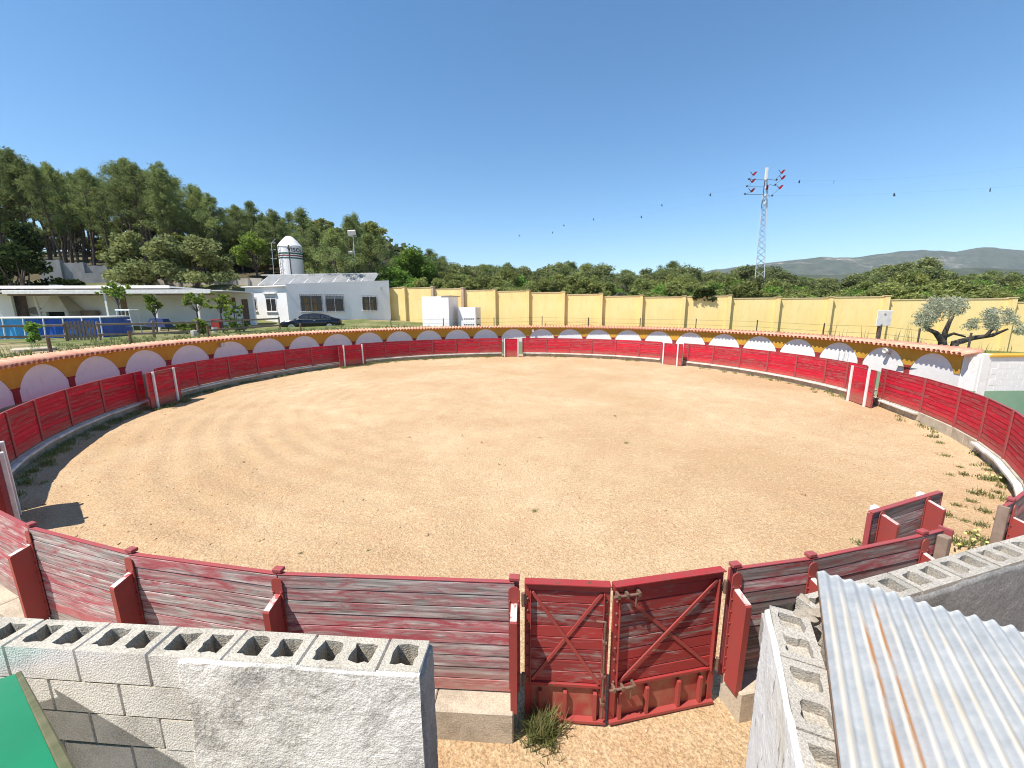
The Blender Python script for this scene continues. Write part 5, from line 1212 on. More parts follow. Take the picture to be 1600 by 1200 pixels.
def hang(px, py, P, label):
    best = min(P, key=lambda q: 0)
    # nearest point of the wire seen along this bearing
    d = ray(px, py); bestd = None
    for i in range(len(P) - 1):
        for u in np.linspace(0, 1, 12):
            q = P[i].lerp(P[i + 1], u); c = abs(math.atan2(q.x, q.y) - math.atan2(d.x, d.y))
            if bestd is None or c < bestd[0]: bestd = (c, q)
    q = bestd[1]
    o = obj('wire_flap', flapmesh, label, 'bird marker', group='dark bird markers hanging along the overhead wires')
    o.location = q; k = .8 * max(1.0, q.y / 60) ** .5; o.scale = (k, k, k); o.rotation_euler = (0, rnd.uniform(-.3, .3), rnd.uniform(-.6, .6))
far = lambda px, py, Y: site(px, py, Y)
WL1 = wire('thin overhead wire running left from the lower pylon arm, low over the far trees', tips[2], far(812, 367, 190), 1.0, [])
WL2 = wire('thin overhead wire running left from the upper pylon arm', tips[1], far(770, 372, 215), 0.3, [])
WR1 = wire('thin overhead wire running right from the upper pylon arm over the hills', tips[3], far(1640, 256, 42), 0.6, [])
WR2 = wire('thin overhead wire running right from the lower pylon arm over the hills', tips[5], far(1640, 287, 40), 0.3, [])
LBL = 'dark bird marker hanging from an overhead wire against the blue sky'
for px, py in ((1110, 291), (1034, 319), (927, 337), (881, 354)): hang(px, py, WL2, LBL)
for px, py in ((1002, 337), (863, 366), (812, 364)): hang(px, py, WL1, LBL)
for px, py in ((1250, 280), (1305, 274)): hang(px, py, WR1, LBL)
for px, py in ((1398, 301), (1548, 292)): hang(px, py, WR2, LBL)

# ------------------------------------------------------------------ plants
nprs = np.random.RandomState(11)
def quads(name, C, size, asp, m, up=0.0, seed=1, droop=None):
    """many separate leaf faces: centre, random orientation, two sizes"""
    r = np.random.RandomState(seed); n = len(C)
    nrm = r.normal(size=(n, 3)); nrm[:, 2] += up; nrm /= np.linalg.norm(nrm, axis=1)[:, None]
    t = r.normal(size=(n, 3)); t -= nrm * (t * nrm).sum(1)[:, None]; t /= np.linalg.norm(t, axis=1)[:, None]
    b = np.cross(nrm, t); s = size * r.uniform(0.6, 1.35, n)[:, None]
    V = np.stack([C - t * s, C - b * s * asp, C + t * s, C + b * s * asp], 1).reshape(-1, 3)
    return np_mesh(name, V, np.arange(4 * n).reshape(n, 4), m)
def clumps(cent, rad, per, seed, flat=0.7, shell=0.5):
    r = np.random.RandomState(seed); out = []
    for c, ra in zip(cent, rad):
        k = int(per * (0.7 + 0.6 * r.rand())); d = r.normal(size=(k, 3)); d /= np.linalg.norm(d, axis=1)[:, None]
        q = d * (r.rand(k, 1) ** shell) * ra; q[:, 2] *= flat; out.append(c + q)
    return np.concatenate(out)
def limb(b, p, q, r0, r1, bend, r):
    mid = (p + q) / 2 + Vector((r.uniform(-1, 1), r.uniform(-1, 1), r.uniform(-.5, .7))) * bend
    pts = [p, p.lerp(mid, .55).lerp(mid.lerp(q, .2), .3), mid, q]; b.tube(pts, [r0, r0 * .8 + r1 * .2, (r0 + r1) / 2, r1], 5); return q

def pine(seed, H=14.0, bare=0.42, spread=2.5, per=115, m='pine_leaf'):
    """bare trunk, open crown of separate needle clumps on rising limbs"""
    r = random.Random(seed); b = MB(); lean = Vector((r.uniform(-.13, .13), r.uniform(-.1, .1), 1))
    P = [Vector((0, 0, -0.6))]
    for i in range(1, 9):
        z = H * 0.95 * i / 8; P.append(Vector((lean.x * z + r.uniform(-.15, .15), lean.y * z + r.uniform(-.15, .15), z)))
    b.tube(P, [0.20 * (1 - 0.85 * i / 8) + 0.02 for i in range(9)], 7)
    at = lambda z: P[min(8, int(z / (H * .95) * 8))].lerp(P[min(8, int(z / (H * .95) * 8) + 1)], (z / (H * .95) * 8) % 1)
    cent, rad = [], []
    n = 26
    for i in range(n):
        f = bare + (0.97 - bare) * (i + r.random()) / n; z = H * f * 0.97; base = at(min(z, H * .94))
        sh = math.sin(math.pi * min(1, (f - bare) / (1 - bare) * 0.85 + 0.22)) ** 0.7
        a = i * 2.4 + r.uniform(-.5, .5); L = spread * sh * r.uniform(0.55, 1.15)
        tip = base + Vector((math.cos(a) * L, math.sin(a) * L, L * r.uniform(.15, .6)))
        limb(b, base, tip, 0.06, 0.015, 0.2, r)
        for k in range(3):
            c = base.lerp(tip, 0.5 + 0.25 * k) + Vector((r.uniform(-.35, .35), r.uniform(-.35, .35), r.uniform(-.1, .35)))
            cent.append(np.array(c)); rad.append(r.uniform(.40, .95) * (0.8 + 0.2 * spread / 2.5))
    for k in range(4): cent.append(np.array(P[8]) + np.array([r.uniform(-.4, .4), r.uniform(-.4, .4), r.uniform(-.4, .5)])); rad.append(r.uniform(.4, .7))
    for k in range(7):      # dead lower twigs
        z = H * r.uniform(.18, bare); base = at(z); a = r.uniform(0, 6.3); L = r.uniform(.5, 1.5)
        b.tube([base, base + Vector((math.cos(a) * L, math.sin(a) * L, L * r.uniform(-.1, .4)))], [.025, .008], 4)
    C = clumps(cent, rad, per, seed, 0.9, 0.75)
    return b.build('trunk', 'bark'), quads('crown', C, 0.122, 0.34, m, 0.4, seed)
def broad(seed, H=7.0, Wd=3.4, m='oak_leaf', stem=0.22, per=150, size=0.15, nc=55, gaps=0.55, leafasp=0.55, bark='bark'):
    """spreading crown on a short trunk that forks into limbs"""
    r = random.Random(seed); b = MB(); h0 = H * stem
    b.tube([Vector((0, 0, -.5)), Vector((r.uniform(-.1, .1), 0, h0 * .6)), Vector((r.uniform(-.15, .15), r.uniform(-.15, .15), h0))], [H * .032, H * .026, H * .024], 8)
    top = Vector((0, 0, h0)); cent, rad = [], []
    lobes = [(r.uniform(0, 6.28), r.uniform(.35, 1.0), r.uniform(.25, 1.0)) for _ in range(9)]
    for i in range(nc):
        lb = lobes[i % len(lobes)]; a = lb[0] + r.uniform(-.55, .55); q = lb[1] * r.uniform(.5, 1.0); zf = lb[2] * r.uniform(.75, 1.05)
        rr_ = Wd * q * math.sqrt(max(.08, 1 - (max(0, zf - .35) / .75) ** 2))
        c = Vector((math.cos(a) * rr_, math.sin(a) * rr_, h0 * .8 + (H - h0 * .8) * min(1, zf) - .3)); cent.append(np.array(c)); rad.append(r.uniform(.55, 1.0) * H / 8 * 1.05)
        if i < 16: limb(b, top, c * .92 + top * .08, H * .014, H * .003, .3, r)
    C = clumps(cent, rad, per, seed, 0.8, gaps)
    return b.build('trunk', bark), quads('crown', C, size, leafasp, m, 0.5, seed)
def plant_thing(name, label, cat, meshes, loc, rz=0, sc=(1, 1, 1), group=None, names=('trunk', 'crown')):
    t = thing(name, label, cat, loc, rz, group); t.scale = sc
    for nm, me in zip(names, meshes): lpart(nm, me, t)
    return t

LOWP = [pine(s, H=11.0, spread=2.9, bare=.14, per=130) for s in (7, 8, 9)]
PINES = [pine(s, spread=sp, bare=br) for s, sp, br in ((1, 2.4, .44), (2, 2.9, .50), (3, 2.1, .40), (4, 2.7, .55), (5, 3.2, .48), (6, 2.3, .36))]
OAKS = [broad(s, 7, 3.6, 'oak_leaf', .2, 250, .11, 60) for s in (21, 22, 23)]
SCRUB = [broad(s, 4.2, 2.3, 'scrub_leaf', .12, 230, .088, 46) for s in (31, 32, 33)] + [broad(34, 4.0, 2.1, 'grey_leaf', .12, 170, .08, 40)]
GREEN = [broad(s, 8.0, 2.5, 'green_leaf', .15, 230, .12, 64, .5, .6) for s in (41, 42)]
first = {}
def put(key, protos, i, name, label, cat, loc, H0, H, wide, group, rz=None):
    p = protos[i % len(protos)]; s_ = H / H0; rz = rnd.uniform(0, 6.28) if rz is None else rz
    k = (key, i % len(protos))
    if k not in first: first[k] = plant_thing(name, label, cat, p, loc, rz, (s_ * wide, s_ * wide, s_), group)
    else: dup(first[k], loc, rz, label, (s_ * wide, s_ * wide, s_), group)
# pine wood on the slope: front rank carries the skyline, ranks behind fill it
SKY = [(-60, 235), (0, 243), (40, 250), (70, 262), (90, 258), (118, 268), (150, 285), (170, 258), (195, 250), (225, 262), (248, 272), (270, 280), (290, 305), (320, 312), (350, 320), (385, 322), (410, 330), (440, 332), (465, 328), (485, 350), (505, 362), (530, 352), (558, 345), (575, 362), (600, 398)]
sk = lambda q: float(np.interp(q, [a for a, _ in SKY], [b for _, b in SKY]))
gp = 'pines of the wood on the slope'
ORD = 'first second third fourth fifth sixth seventh eighth ninth tenth eleventh twelfth thirteenth fourteenth fifteenth sixteenth seventeenth eighteenth nineteenth twentieth twenty-first twenty-second twenty-third twenty-fourth twenty-fifth twenty-sixth twenty-seventh twenty-eighth twenty-ninth thirtieth'.split(); nf = 0
LB = ('slender pine in the front rank of the wood on the slope', 'pine standing deeper inside the wood on the slope', 'pine at the rear of the wood, only its top showing')
i = 0
for rank, (Y, stp, low) in enumerate(((52, 27, 0.0), (58, 25, -4), (66, 24, 6), (76, 30, 14))):
    q = -70 + rank * 9
    while q < 583:
        px = q + rnd.uniform(-7, 7); yy = Y + rnd.uniform(-2.5, 2.5) - (4 if px > 480 else 0)
        top = sk(px) - 7 + low + rnd.choice((-7, 0, 5, 12, 22 if rank < 2 else 8)) ; p = site(px, top, yy); g = gz(p.x, p.y)
        lo_ = px > 400 or (px > 280 and i % 2); put('pineL' if lo_ else 'pine', LOWP if lo_ else PINES, i, 'pine_tree', LB[min(rank, 2)] if rank else 'front-rank pine of the wood on the slope, %s from the pool end' % ORD[nf], 'pine', (p.x, p.y, g - .2), 11.0 if lo_ else 14.0, max(5, p.z - g), rnd.uniform(.8, 1.1) * (1.2 if p.z - g < 10 else 1), (gp, 'pines inside the wood', 'pines at the rear of the wood')[min(rank, 2)])
        if rank == 0: nf += 1
        i += 1; q += stp * rnd.uniform(.75, 1.25) * (1.15 if px > 300 else 1)
# undergrowth that closes the view between the trunks
for k, px in enumerate(range(-60, 600, 19)):
    p = site(px + rnd.uniform(-6, 6), 420, 80 + rnd.uniform(-4, 6)); g = gz(p.x, p.y)
    put('ug', SCRUB, k, 'undergrowth_bush', 'dark bush closing the gaps between trunks at the rear of the pine wood', 'bush', (p.x, p.y, g - .3), 4.2, rnd.uniform(4, 7.5), 1.15, 'bushes behind the pine trunks')
for k in range(46):
    px = 175 + 425 * (k + rnd.random()) / 46; Y = rnd.uniform(50, 72); u = ray(px, 430); x = u.x / u.y * Y; g = gz(x, Y)
    put('ug', SCRUB, k, 'undergrowth_bush', 'bush of the undergrowth below the pines, above the house and porch roofs', 'bush', (x, Y, g - .3), 4.2, rnd.uniform(2.2, 5.0), 1.3, 'undergrowth among the pine trunks')
# trees singled out on the left
def single(protos, i, name, label, cat, px, pytop, Y, wide, H0, group=None, zdrop=.2):
    p = site(px, pytop, Y); g = gz(p.x, p.y) - zdrop; s_ = (p.z - g) / H0
    plant_thing(name, label, cat, protos[i], (p.x, p.y, g), rnd.uniform(0, 6), (s_ * wide, s_ * wide, s_), group)
single([broad(61, 7, 3.9, 'dark_leaf', .2)], 0, 'ivy_tree', 'dark heavy tree at the photo edge above the blue pool', 'tree', 2, 352, 36, 1.0, 7)
single([broad(62, 6, 3.3, 'oak_leaf', .40, 190, .13, 70)], 0, 'oak_tree', 'broad grey-green oak above the porch roof, nearer the grey retaining wall', 'oak', 222, 363, 40, 1.15, 6)
single([broad(63, 6, 3.3, 'oak_leaf', .40, 190, .13, 70)], 0, 'oak_tree', 'broad grey-green oak above the porch roof, nearer the silo', 'oak', 295, 369, 40.4, 1.1, 6)
single([broad(64, 6, 2.4, 'lime_leaf', .15, 150, .13, 50)], 0, 'leafy_tree', 'yellow-green rounded tree between the oaks and the silo', 'tree', 394, 362, 49, 1.05, 6)
single([broad(68, 6, 2.4, 'green_leaf', .15, 150, .13, 50)], 0, 'leafy_tree', 'low yellow-green tree filling the gap beside the oak, above the pale panel wall', 'tree', 350, 405, 46, 1.1, 6)
single([broad(69, 6, 2.6, 'scrub_leaf', .12, 150, .13, 50)], 0, 'leafy_tree', 'rounded green tree behind the solar panels under the pines', 'tree', 500, 395, 50, 1.1, 6)
single(GREEN, 0, 'poplar_tree', 'bright green bushy tree, tallest beyond the end of the white house', 'tree', 647, 380, 50, 1.1, 8)
single(GREEN, 1, 'poplar_tree', 'bright green bushy tree touching the corner of the white house', 'tree', 612, 402, 48, 1.2, 8)
single([pine(71, 14, .3, 3.0)], 0, 'pine_tree', 'blue-green pine just beyond the bright green bushy tree', 'pine', 678, 388, 60, 1.3, 14)
# wood beyond the yellow wall
SKR = [(600, 415), (690, 400), (720, 412), (745, 405), (770, 410), (800, 408), (822, 416), (845, 428), (870, 406), (900, 407), (930, 411), (950, 420), (1000, 423), (1015, 417), (1040, 412), (1075, 414), (1110, 421), (1150, 418), (1190, 410), (1212, 418), (1235, 432), (1300, 434), (1340, 424), (1400, 414), (1430, 406), (1455, 416), (1500, 430), (1540, 422), (1600, 424), (1750, 420)]
skr = lambda q: float(np.interp(q, [a for a, _ in SKR], [b for _, b in SKR]))
def wallY(px):
    d = ray(px, 480); u = d.x / d.y; k = (u * 42.45 + 10.81) / (3.128 + u * 1.105); return 42.45 - 1.105 * k
gr_ = ('scrub bushes along the rear of the yellow wall', 'trees of the wood beyond the yellow wall', 'far trees that make the wood\'s skyline')
lr = ('rounded scrub bush just beyond the yellow wall', 'evergreen oak in the wood beyond the yellow wall', 'small pine on the skyline of the wood beyond the yellow wall')
n0 = 0
for rank, (off, stp, dy) in enumerate(((4.5, 17, 34), (9, 20, 27), (16, 22, 18), (26, 24, 11), (42, 17, 4), (55, 17, -1))):
    q = 620 + rank * 5
    while q < 1760:
        px = q + rnd.uniform(-6, 6); Y = wallY(min(px, 1500)) + off + rnd.uniform(-1.5, 2.5)
        top = max(skr(px) + rnd.uniform(-3, 7), skr(px) - 2 + dy * rnd.uniform(.7, 1.15)); p = site(px, top, Y); g = gz(p.x, p.y); H = max(1.4, p.z - g)
        if 1166 < px < 1206 and Y < 64: top = max(top, 462); p = site(px, top, Y); H = max(1.2, p.z - g)
        if rank < 3:
            kind = n0 % 9
            pr = (SCRUB[:3], 'scrub') if kind not in (4,) else (SCRUB[3:], 'greyscrub')
            if kind in (2, 6): pr = (GREEN, 'greenscrub')
            put(pr[1] + str(0), pr[0], n0, 'scrub_bush', lr[0] if pr[1] != 'greyscrub' else 'grey twiggy bush just beyond the yellow wall', 'bush', (p.x, p.y, g - .3), 8.0 if pr[1] == 'greenscrub' else 4.2, H + .3, max(.8, 1.25 * min(1.6, 4.5 / H)) * (1.25 if pr[1] == 'greenscrub' else 1), gr_[0] if pr[1] != 'greyscrub' else 'grey twiggy bushes along the rear of the yellow wall')
        elif rank < 5 and n0 % 4:
            put('oakR', OAKS, n0, 'oak_tree', lr[1], 'oak', (p.x, p.y, g - .3), 7.0, H + .3, 1.15 * max(1, min(1.6, 6 / H)), gr_[1])
        else:
            put('pineR', PINES, n0, 'pine_tree', lr[2], 'pine', (p.x, p.y, g - .3), 14.0, H + .3, 1.5 * max(1, min(1.5, 8 / H)), gr_[2])
        n0 += 1; q += stp * rnd.uniform(.75, 1.3)
single(OAKS, 0, 'oak_tree', 'large rounded oak rising above the wood under the grey hill', 'oak', 1432, 404, 62, 1.25, 7)
single(OAKS, 1, 'oak_tree', 'large rounded oak beside the foot of the lattice pylon', 'oak', 1204, 411, 70, 1.2, 7)
# far wood on the plain, one mass
C = []
r = np.random.RandomState(5)
for k in range(2600):
    px = r.uniform(560, 1800); Y = 95 * (9.0 ** r.rand()); u = ray(px, 480); x = u.x / u.y * Y; g = gz(x, Y); s_ = r.uniform(2.2, 4.4)
    d = r.normal(size=(46, 3)); d /= np.linalg.norm(d, axis=1)[:, None]; d[:, 2] = np.abs(d[:, 2]); C.append(np.array([x, Y, g]) + d * np.array([s_, s_, s_ * 1.25]) * r.uniform(.75, 1.05, (46, 1)))
obj('far_wood', quads('far_wood', np.concatenate(C), 1.0, .7, 'oak_leaf', .6, 5), kind='stuff')

# gnarled olive by the sign: two leaning trunks, three crowns
def olive():
    r = random.Random(4); Y = 19.6; S3 = lambda px, py, dy=0: site(px, py, Y + dy)
    b = MB(); base1, base2 = S3(1474, 552), S3(1490, 556, .3)
    paths = [[base1, S3(1472, 532), S3(1462, 520), S3(1445, 512)], [S3(1473, 534), S3(1477, 518), S3(1484, 502, .2), S3(1490, 494, .2)],
             [base2, S3(1492, 536, .3), S3(1520, 528, .2), S3(1550, 524), S3(1575, 514, -.2)], [S3(1476, 527), S3(1490, 521, .4), S3(1508, 526, .4)], [S3(1540, 526), S3(1552, 512), S3(1560, 503, .2)]]
    for k, p in enumerate(paths): b.tube(p, [(.20, .15, .11, .07), (.13, .10, .08, .04), (.23, .16, .12, .09, .04), (.07, .06, .04), (.08, .06, .03)][k][:len(p)], 8)
    cent, rad = [], []
    def blob(px, py, rx, ry, n, rad0):
        for _ in range(n):
            a, q = r.uniform(0, 6.28), math.sqrt(r.random()); c = S3(px + rx * q * math.cos(a), py + ry * q * math.sin(a), r.uniform(-.9, .9)); cent.append(np.array(c)); rad.append(rad0 * r.uniform(.7, 1.2))
    blob(1448, 493, 19, 17, 34, .30); blob(1489, 480, 20, 15, 30, .28); blob(1462, 478, 14, 10, 12, .26); blob(1560, 497, 24, 14, 34, .27); blob(1520, 510, 26, 9, 10, .22); blob(1594, 512, 12, 8, 9, .2)
    C = clumps(cent, rad, 75, 4, .9, .6); base = (base1.x, base1.y, 1.5)
    t = thing('olive_tree', 'gnarled grey-green olive tree with leaning trunks in front of the yellow wall', 'olive tree', base)
    wpart('trunk', b.build('trunk', 'olive_bark', True), t); wpart('crown', quads('crown', C, .058, .30, 'olive_leaf', .3, 4), t)
olive()

# small plants: helper for tufts of blades
def tuft(n, h, spread, seed, wdt=0.012, lean=.6):
    r = np.random.RandomState(seed); V = []
    for k in range(n):
        a = r.uniform(0, 6.28); p0 = np.array([r.normal(0, spread * .35), r.normal(0, spread * .35), 0]); L = h * r.uniform(.4, 1.1); dr = np.array([math.cos(a), math.sin(a), 0]) * lean * L * r.uniform(.2, 1)
        sd = np.array([-math.sin(a), math.cos(a), 0]) * wdt * r.uniform(.7, 1.4); m1_ = p0 + dr * .35 + np.array([0, 0, L * .6]); tp = p0 + dr + np.array([0, 0, L])
        V.append([p0 - sd, p0 + sd, m1_ + sd * .8, m1_ - sd * .8]); V.append([m1_ - sd * .8, m1_ + sd * .8, tp + sd * .15, tp - sd * .15])
    V = np.array(V).reshape(-1, 3); return V
def tuft_mesh(name, n, h, spread, seed, m, **k):
    V = tuft(n, h, spread, seed, **k); return np_mesh(name, V, np.arange(len(V)).reshape(-1, 4), m)
TUF = [tuft_mesh('blades', 60, .085, .20, s, 'weed_leaf', wdt=.007, lean=1.3) for s in (1, 2, 3)]
DRY = tuft_mesh('dry_blades', 26, .3, .18, 9, 'dry_leaf', wdt=.006, lean=.5)
flw = MB()
for k in range(7): flw.lathe([(0, .012), (.012, .011), (.017, .0), (0, -.003)], 7, Matrix.Translation((rnd.uniform(-.18, .18), rnd.uniform(-.18, .18), rnd.uniform(.06, .11))))
FLW = flw.build('flower', 'yellow_flower')
def gzs(x, y): return float(sand_h(np.array([x]), np.array([y]))[0])
def weed(px, py, s_, label, fl=False, k=0, z=0.0, group=None):
    p = siteZ(px, py, z); t = thing('weed', label, 'weed', (p.x, p.y, gzs(p.x, p.y)), rnd.uniform(0, 6), group); t.scale = (s_, s_, s_)
    lpart('leaves', TUF[k % 3], t)
    if fl: lpart('flowers', FLW, t)
    return t
gw = 'green weed tufts on the sand near the open gateway'
for k, (px, py, s_) in enumerate(((1507, 742, .9), (1536, 748, 1.3), (1517, 784, .8), (1523, 772, .9), (1485, 742, .7), (1478, 805, .9), (1558, 770, .8), (1508, 815, .6), (1520, 836, .9), (1484, 836, .7), (1342, 850, .7), (1537, 800, 1.0), (1468, 692, .8), (1478, 712, .9), (1500, 730, .6), (1532, 822, .9), (1495, 790, .7), (1545, 735, .9), (1440, 660, .9), (1460, 675, .8))):
    weed(px, py, s_, 'low green weed tuft on bare sand near the open gateway', False, k, group=gw)
for k, (px, py, s_, lab) in enumerate(((1567, 752, 1.7, 'weed clump with pale yellow flowers at the foot of the sunlit white step'), (1530, 712, 1.3, 'weed clump with yellow flowers under the bend of the red barrier'), (1503, 852, 1.6, 'flowering weed clump between the end of the weathered barrier and the block wall'), (1540, 850, 1.4, 'flowering weed clump against the far hollow-block wall'))):
    weed(px, py, s_, lab, True, k)
for k, (px, py, s_) in enumerate(((978, 692, .55), (835, 800, .5), (961, 650, .5), (470, 866, .3), (575, 860, .25))):
    weed(px, py, s_, 'lone tiny weed out in the middle of the sand', False, k, group='lone tiny weeds on the sand')
# tall leafy weed by the gate
p = siteZ(848, 1148, 0.0); t = thing('weed', 'leafy green weed with dry red-tipped stalks at the foot of the gate', 'weed', (p.x, p.y, 0))
wl = np.concatenate([tuft(420, .22, .18, 41, wdt=.004, lean=1.0), tuft(260, .12, .28, 42, wdt=.0045, lean=1.3)]); lpart('leaves', np_mesh('leaves', wl, np.arange(len(wl)).reshape(-1, 4), 'weed_leaf'), t)
wl = tuft(11, .46, .16, 43, wdt=.004, lean=.35); lpart('stalks', np_mesh('stalks', wl, np.arange(len(wl)).reshape(-1, 4), 'dry_leaf'), t)
# weed strips at the foot of the barriers and dry tufts on the yard: nobody could count them
V = []
r = np.random.RandomState(77)
for a0, a1, dens in ((-97, -53, 2.2), (-140, -98, 3.0), (-46, -2, 3.6), (4, 47, .6), (54, 96, .9), (98, 142, .4), (-53, -45, 5), (-101, -93, 5)):
    for k in range(int((a1 - a0) * dens)):
        p = ring(r.uniform(a0, a1), RB - .22 - abs(r.normal(0, .22)) - (.5 if dens >= 5 else 0)); q = tuft(26, r.uniform(.05, .17), .2, r.randint(9999), wdt=.008, lean=.8); q[:, :2] += [p.x, p.y]; V.append(q)
V = np.concatenate(V); obj('foot_weeds', np_mesh('foot_weeds', V, np.arange(len(V)).reshape(-1, 4), 'weed_leaf'), kind='stuff')
V = []
for k in range(900):
    a = r.uniform(-125, 104); rr_ = RW + .75 + abs(r.normal(0, 2.2 if -128 < a < -40 else .8)); p = ring(a, rr_); g = gz(p.x, p.y)
    q = tuft(14, r.uniform(.10, .30), .25, r.randint(9999), wdt=.010, lean=.6); q[:, :2] += [p.x, p.y]; q[:, 2] += g; V.append(q)
V = np.concatenate(V); obj('lawn_grass', np_mesh('lawn_grass', V, np.arange(len(V)).reshape(-1, 4), 'weed_leaf'), kind='stuff')
V = []
for px, py, h_ in ((1298, 522, .9), (1310, 524, 1.2), (1352, 526, .8), (1396, 530, .7), (1414, 533, 1.2), (1420, 533, 1.5), (1440, 536, .6), (1570, 546, .5), (1540, 546, .6)):
    p = site(px, py, 20.4); q = tuft(7, h_, .4, r.randint(9999), wdt=.012, lean=.25); q[:, :2] += [p.x, p.y]; q[:, 2] += p.z - .25; V.append(q)
V = np.concatenate(V); obj('dry_stalks', np_mesh('dry_stalks', V, np.arange(len(V)).reshape(-1, 4), 'dry_leaf'), kind='stuff')
# pebbles over the arena, clods near the camera
bm = bmesh.new(); bmesh.ops.create_icosphere(bm, subdivisions=1, radius=1); bm.verts.ensure_lookup_table()
iv = np.array([v.co[:] for v in bm.verts]); bm.verts.index_update(); jf = np.array([[v.index for v in f.verts] for f in bm.faces]); bm.free()
n = 9000; a = r.uniform(0, 2 * np.pi, n); d = 16.9 * np.sqrt(r.rand(n)); x = CX + d * np.sin(a); y = CY + d * np.cos(a); s_ = 0.006 + 0.016 * r.rand(n) ** 4
hz_ = sand_h(x, y); sh_ = r.uniform(.6, 1.3, (n, 1, 3)) * r.uniform(.8, 1.2, (n, len(iv), 1))
V = iv[None] * sh_ * s_[:, None, None] + np.stack([x, y, hz_ + s_ * .25], -1)[:, None]
n2_ = 1500; a2_ = r.uniform(0, 2 * np.pi, n2_); d2_ = 15.4 * np.sqrt(r.rand(n2_)); x2_ = CX + d2_ * np.sin(a2_); y2_ = CY + d2_ * np.cos(a2_); s2_ = r.uniform(.012, .034, n2_) * (1 + (r.rand(n2_) > .97) * .8)
V2_ = iv[None] * (r.uniform(.6, 1.3, (n2_, 1, 3)) * r.uniform(.7, 1.25, (n2_, len(iv), 1))) * s2_[:, None, None] * np.array([1, 1, .6]) + np.stack([x2_, y2_, sand_h(x2_, y2_) + s2_ * .1], -1)[:, None]
obj('sand_clods', np_mesh('sand_clods', V2_.reshape(-1, 3), (jf[None] + (np.arange(n2_) * len(iv))[:, None, None]).reshape(-1, 3), 'sand'), kind='stuff')
obj('pebbles', np_mesh('pebbles', V.reshape(-1, 3), (jf[None] + (np.arange(n) * len(iv))[:, None, None]).reshape(-1, 3), 'pebble'), kind='stuff')

# garden: young trees, shrubs and clutter along the porch
def yard(px, py, Y): p = site(px, py, Y); return Vector((p.x, p.y, gz(p.x, p.y)))
def sapling(label, px, pytop, Y, wd, hc, m, seed, bare):
    p = site(px, pytop, Y); g = gz(p.x, p.y); H = p.z - g; r_ = random.Random(seed); b = MB()
    b.tube([(0, 0, -.1), (r_.uniform(-.05, .05), 0, H * .5), (0, 0, H * .8)], [.05, .045, .025], 6)
    cent, rad = [], []
    for k in range(30):
        a, q = r_.uniform(0, 6.28), math.sqrt(r_.random()) * r_.choice((.6, 1.0, 1.25)); c = Vector((math.cos(a) * wd * q, math.sin(a) * wd * q, H - hc * r_.random() ** .8 + r_.uniform(-.1, .12))); cent.append(np.array(c)); rad.append(r_.uniform(.10, .22))
        if k < 8: limb(b, Vector((0, 0, H * bare)), c, .022, .006, .05, r_)
    plant_thing('young_tree', label, 'young tree', (b.build('trunk', 'bark'), quads('crown', clumps(cent, rad, 26, seed), .09, .6, m, .4, seed)), (p.x, p.y, g))
sapling('young fig with large green leaves reaching the porch roof beside the barbecue', 179, 442, 29, .85, .95, 'lime_leaf', 1, .55)
sapling('small bright green sapling on the lawn beside the white chair frame', 236, 462, 28, .5, 1.0, 'lime_leaf', 2, .45)
sapling('yellow-green young tree, first of a pair close together in front of the porch', 304, 460, 29, .6, .75, 'lime_leaf', 3, .55)
sapling('yellow-green young tree on a pale stem beside the porch post', 341, 459, 28.5, .7, 1.0, 'lime_leaf', 4, .5)
sapling('dark green shrubby tree in front of the porch door', 363, 470, 31, .65, 1.7, 'green_leaf', 5, .2)
def shrub(label, px, py, Y, wd, h, m, seed):
    p = yard(px, py, Y); r_ = random.Random(seed); b = MB(); cent = [np.array((r_.uniform(-wd, wd), r_.uniform(-wd, wd) * .7, r_.uniform(.15, h))) for _ in range(14)]
    for c in cent[:6]: b.tube([(0, 0, -.05), tuple(c)], [.02, .006], 5)
    plant_thing('shrub', label, 'shrub', (b.build('stems', 'bark'), quads('leaves', clumps(cent, [.2] * 14, 45, seed), .08, .6, m, .4, seed)), (p.x, p.y, p.z), names=('stems', 'leaves'))
shrub('small conifer-like plant leaning over the rail in front of the blue pool', 52, 525, 20.8, .22, 1.0, 'green_leaf', 11)
shrub('reddish flower bed shrub just right of the picket gate', 169, 518, 27, .8, .55, 'green_leaf', 12)
shrub('yellow-leaved shrub on the lawn, wider of two beside the pale box', 292, 508, 27.5, .6, .8, 'lime_leaf', 13)
shrub('narrow yellow-leaved shrub with a tall stem behind the rail', 317, 515, 26.5, .25, 1.1, 'lime_leaf', 14)
shrub('low dark green shrub at the corner of the white house wing', 370, 508, 31.5, .7, .5, 'green_leaf', 15)
shrub('ivy plant hanging over the coping of the yellow wall, right of centre', 1101, 466, wallY(1101) - .1, .1, .1, 'dark_leaf', 16) if False else None
p = site(1102, 463, wallY(1102)); r_ = random.Random(3); cent = [np.array((r_.uniform(-.75, .75), r_.uniform(-.3, .3), r_.uniform(-.35, .6))) for _ in range(20)]
plant_thing('ivy', 'dark ivy clump spilling over the yellow wall top', 'ivy', (MB().tube([(0, .35, -2), (.1, .3, .3)], .04, 5).build('stem', 'bark'), quads('leaves', clumps(cent, [.28] * 20, 55, 3), .10, .6, 'dark_leaf', .3, 3)), (p.x, p.y, p.z), names=('stem', 'leaves'))
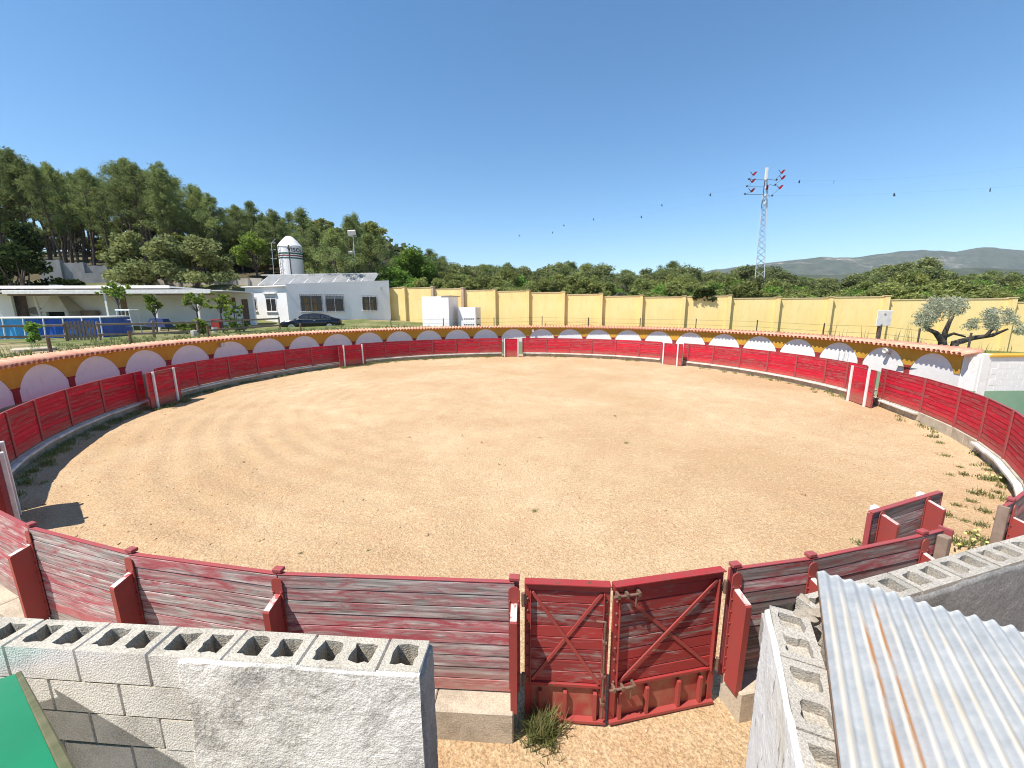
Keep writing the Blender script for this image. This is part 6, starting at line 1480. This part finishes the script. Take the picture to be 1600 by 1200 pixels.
# white tubular chair frame and a covered barbecue, white bucket, pale box
q = yard(204, 517, 28.0); t = thing('lifeguard_chair', 'tall white tubular chair frame on the lawn in front of the porch', 'chair frame', q)
cb = [(-.45, -.3), (.45, -.3), (.45, .3), (-.45, .3)]
for x, y in cb: wpart('leg', MB().tube([(q.x + x * 1.15, q.y + y, q.z - .05), (q.x + x * .9, q.y + y, q.z + 1.55)], .03, 6).build('leg', 'white_paint'), t)
for h_ in (.5, .95): wpart('rung', MB().tube([(q.x - .45, q.y - .3, q.z + h_), (q.x + .45, q.y - .3, q.z + h_)], .022, 6).build('rung', 'white_paint'), t)
wpart('seat', MB().box(q.x - .5, q.x + .5, q.y - .35, q.y + .35, q.z + 1.551, q.z + 1.66, ch=.02).build('seat', 'white_paint'), t)
q = yard(250, 508, 32.0); t = thing('covered_barbecue', 'object under a dark blue cover on the porch', 'cover', q)
wpart('cover', MB().add([(q.x - .8, q.y - .4, q.z + .35), (q.x + .75, q.y - .4, q.z + .3), (q.x + .75, q.y + .4, q.z + .3), (q.x - .8, q.y + .4, q.z + .35), (q.x - .45, q.y - .3, q.z + 1.0), (q.x + .5, q.y - .3, q.z + .95), (q.x + .5, q.y + .3, q.z + .95), (q.x - .45, q.y + .3, q.z + 1.0)], [(0, 3, 2, 1), (4, 5, 6, 7), (0, 1, 5, 4), (1, 2, 6, 5), (2, 3, 7, 6), (3, 0, 4, 7)]).build('cover', 'fabric_blue'), t)
for x in (-.6, .6): wpart('leg', MB().tube([(q.x + x, q.y, q.z - .05), (q.x + x, q.y, q.z + .36)], .03, 6).build('leg', 'metal_dark'), t)
q = yard(335, 510, 30.5); t = thing('bucket', 'white bucket standing on the porch edge below the red box', 'bucket', q)
wpart('pail', MB().lathe([(.0, 0), (.16, 0), (.2, .36), (.17, .36), (.14, .04), (0, .04)], 16, Matrix.Translation(q)).build('pail', 'white_paint'), t)
wpart('handle', MB().tube([(q.x - .19, q.y, q.z + .34), (q.x, q.y - .12, q.z + .24), (q.x + .19, q.y, q.z + .34)], .008, 5).build('handle', 'galv'), t)
q = yard(338, 496, 33.5); t = thing('storage_box', 'dull red box against the porch wall behind the young trees', 'box', q)
wpart('box_body', MB().box(q.x - .35, q.x + .35, q.y - .25, q.y + .25, q.z - .02, q.z + .75, ch=.02).build('box_body', 'col_red'), t); wpart('lid', MB().box(q.x - .37, q.x + .37, q.y - .27, q.y + .27, q.z + .751, q.z + .82, ch=.02).build('lid', 'col_red'), t)
q = yard(303, 520, 25.5); t = thing('stone_block', 'pale stone block on the lawn by the yellow shrub', 'stone', q)
wpart('block', MB().box(q.x - .12, q.x + .12, q.y - .15, q.y + .15, q.z - .1, q.z + .36, ch=.03).build('block', 'cream_wall'), t)
q = site(53, 545, 16.6); t = thing('round_slab', 'round pale concrete slab lying in the grass by the tiles', 'slab', (q.x, q.y, gz(q.x, q.y)))
lpart('slab', MB().lathe([(.62, -.08), (.62, .10), (.58, .13), (0, .14)], 22).build('slab', 'concrete'), t)

# ------------------------------------------------------------------ the air: thin even haze round the whole place
hm_ = NT('haze'); pv = hm_.n('ShaderNodeVolumePrincipled'); pv.inputs['Color'].default_value = (0.80, 0.90, 1.0, 1); pv.inputs['Density'].default_value = 0.75e-4
hm_.l(pv.outputs[0], hm_.out.inputs['Volume'])
obj('haze', MB().box(-6200, 6200, -6200, 6200, -2.5, 620).build('haze', hm_.m), kind='stuff')
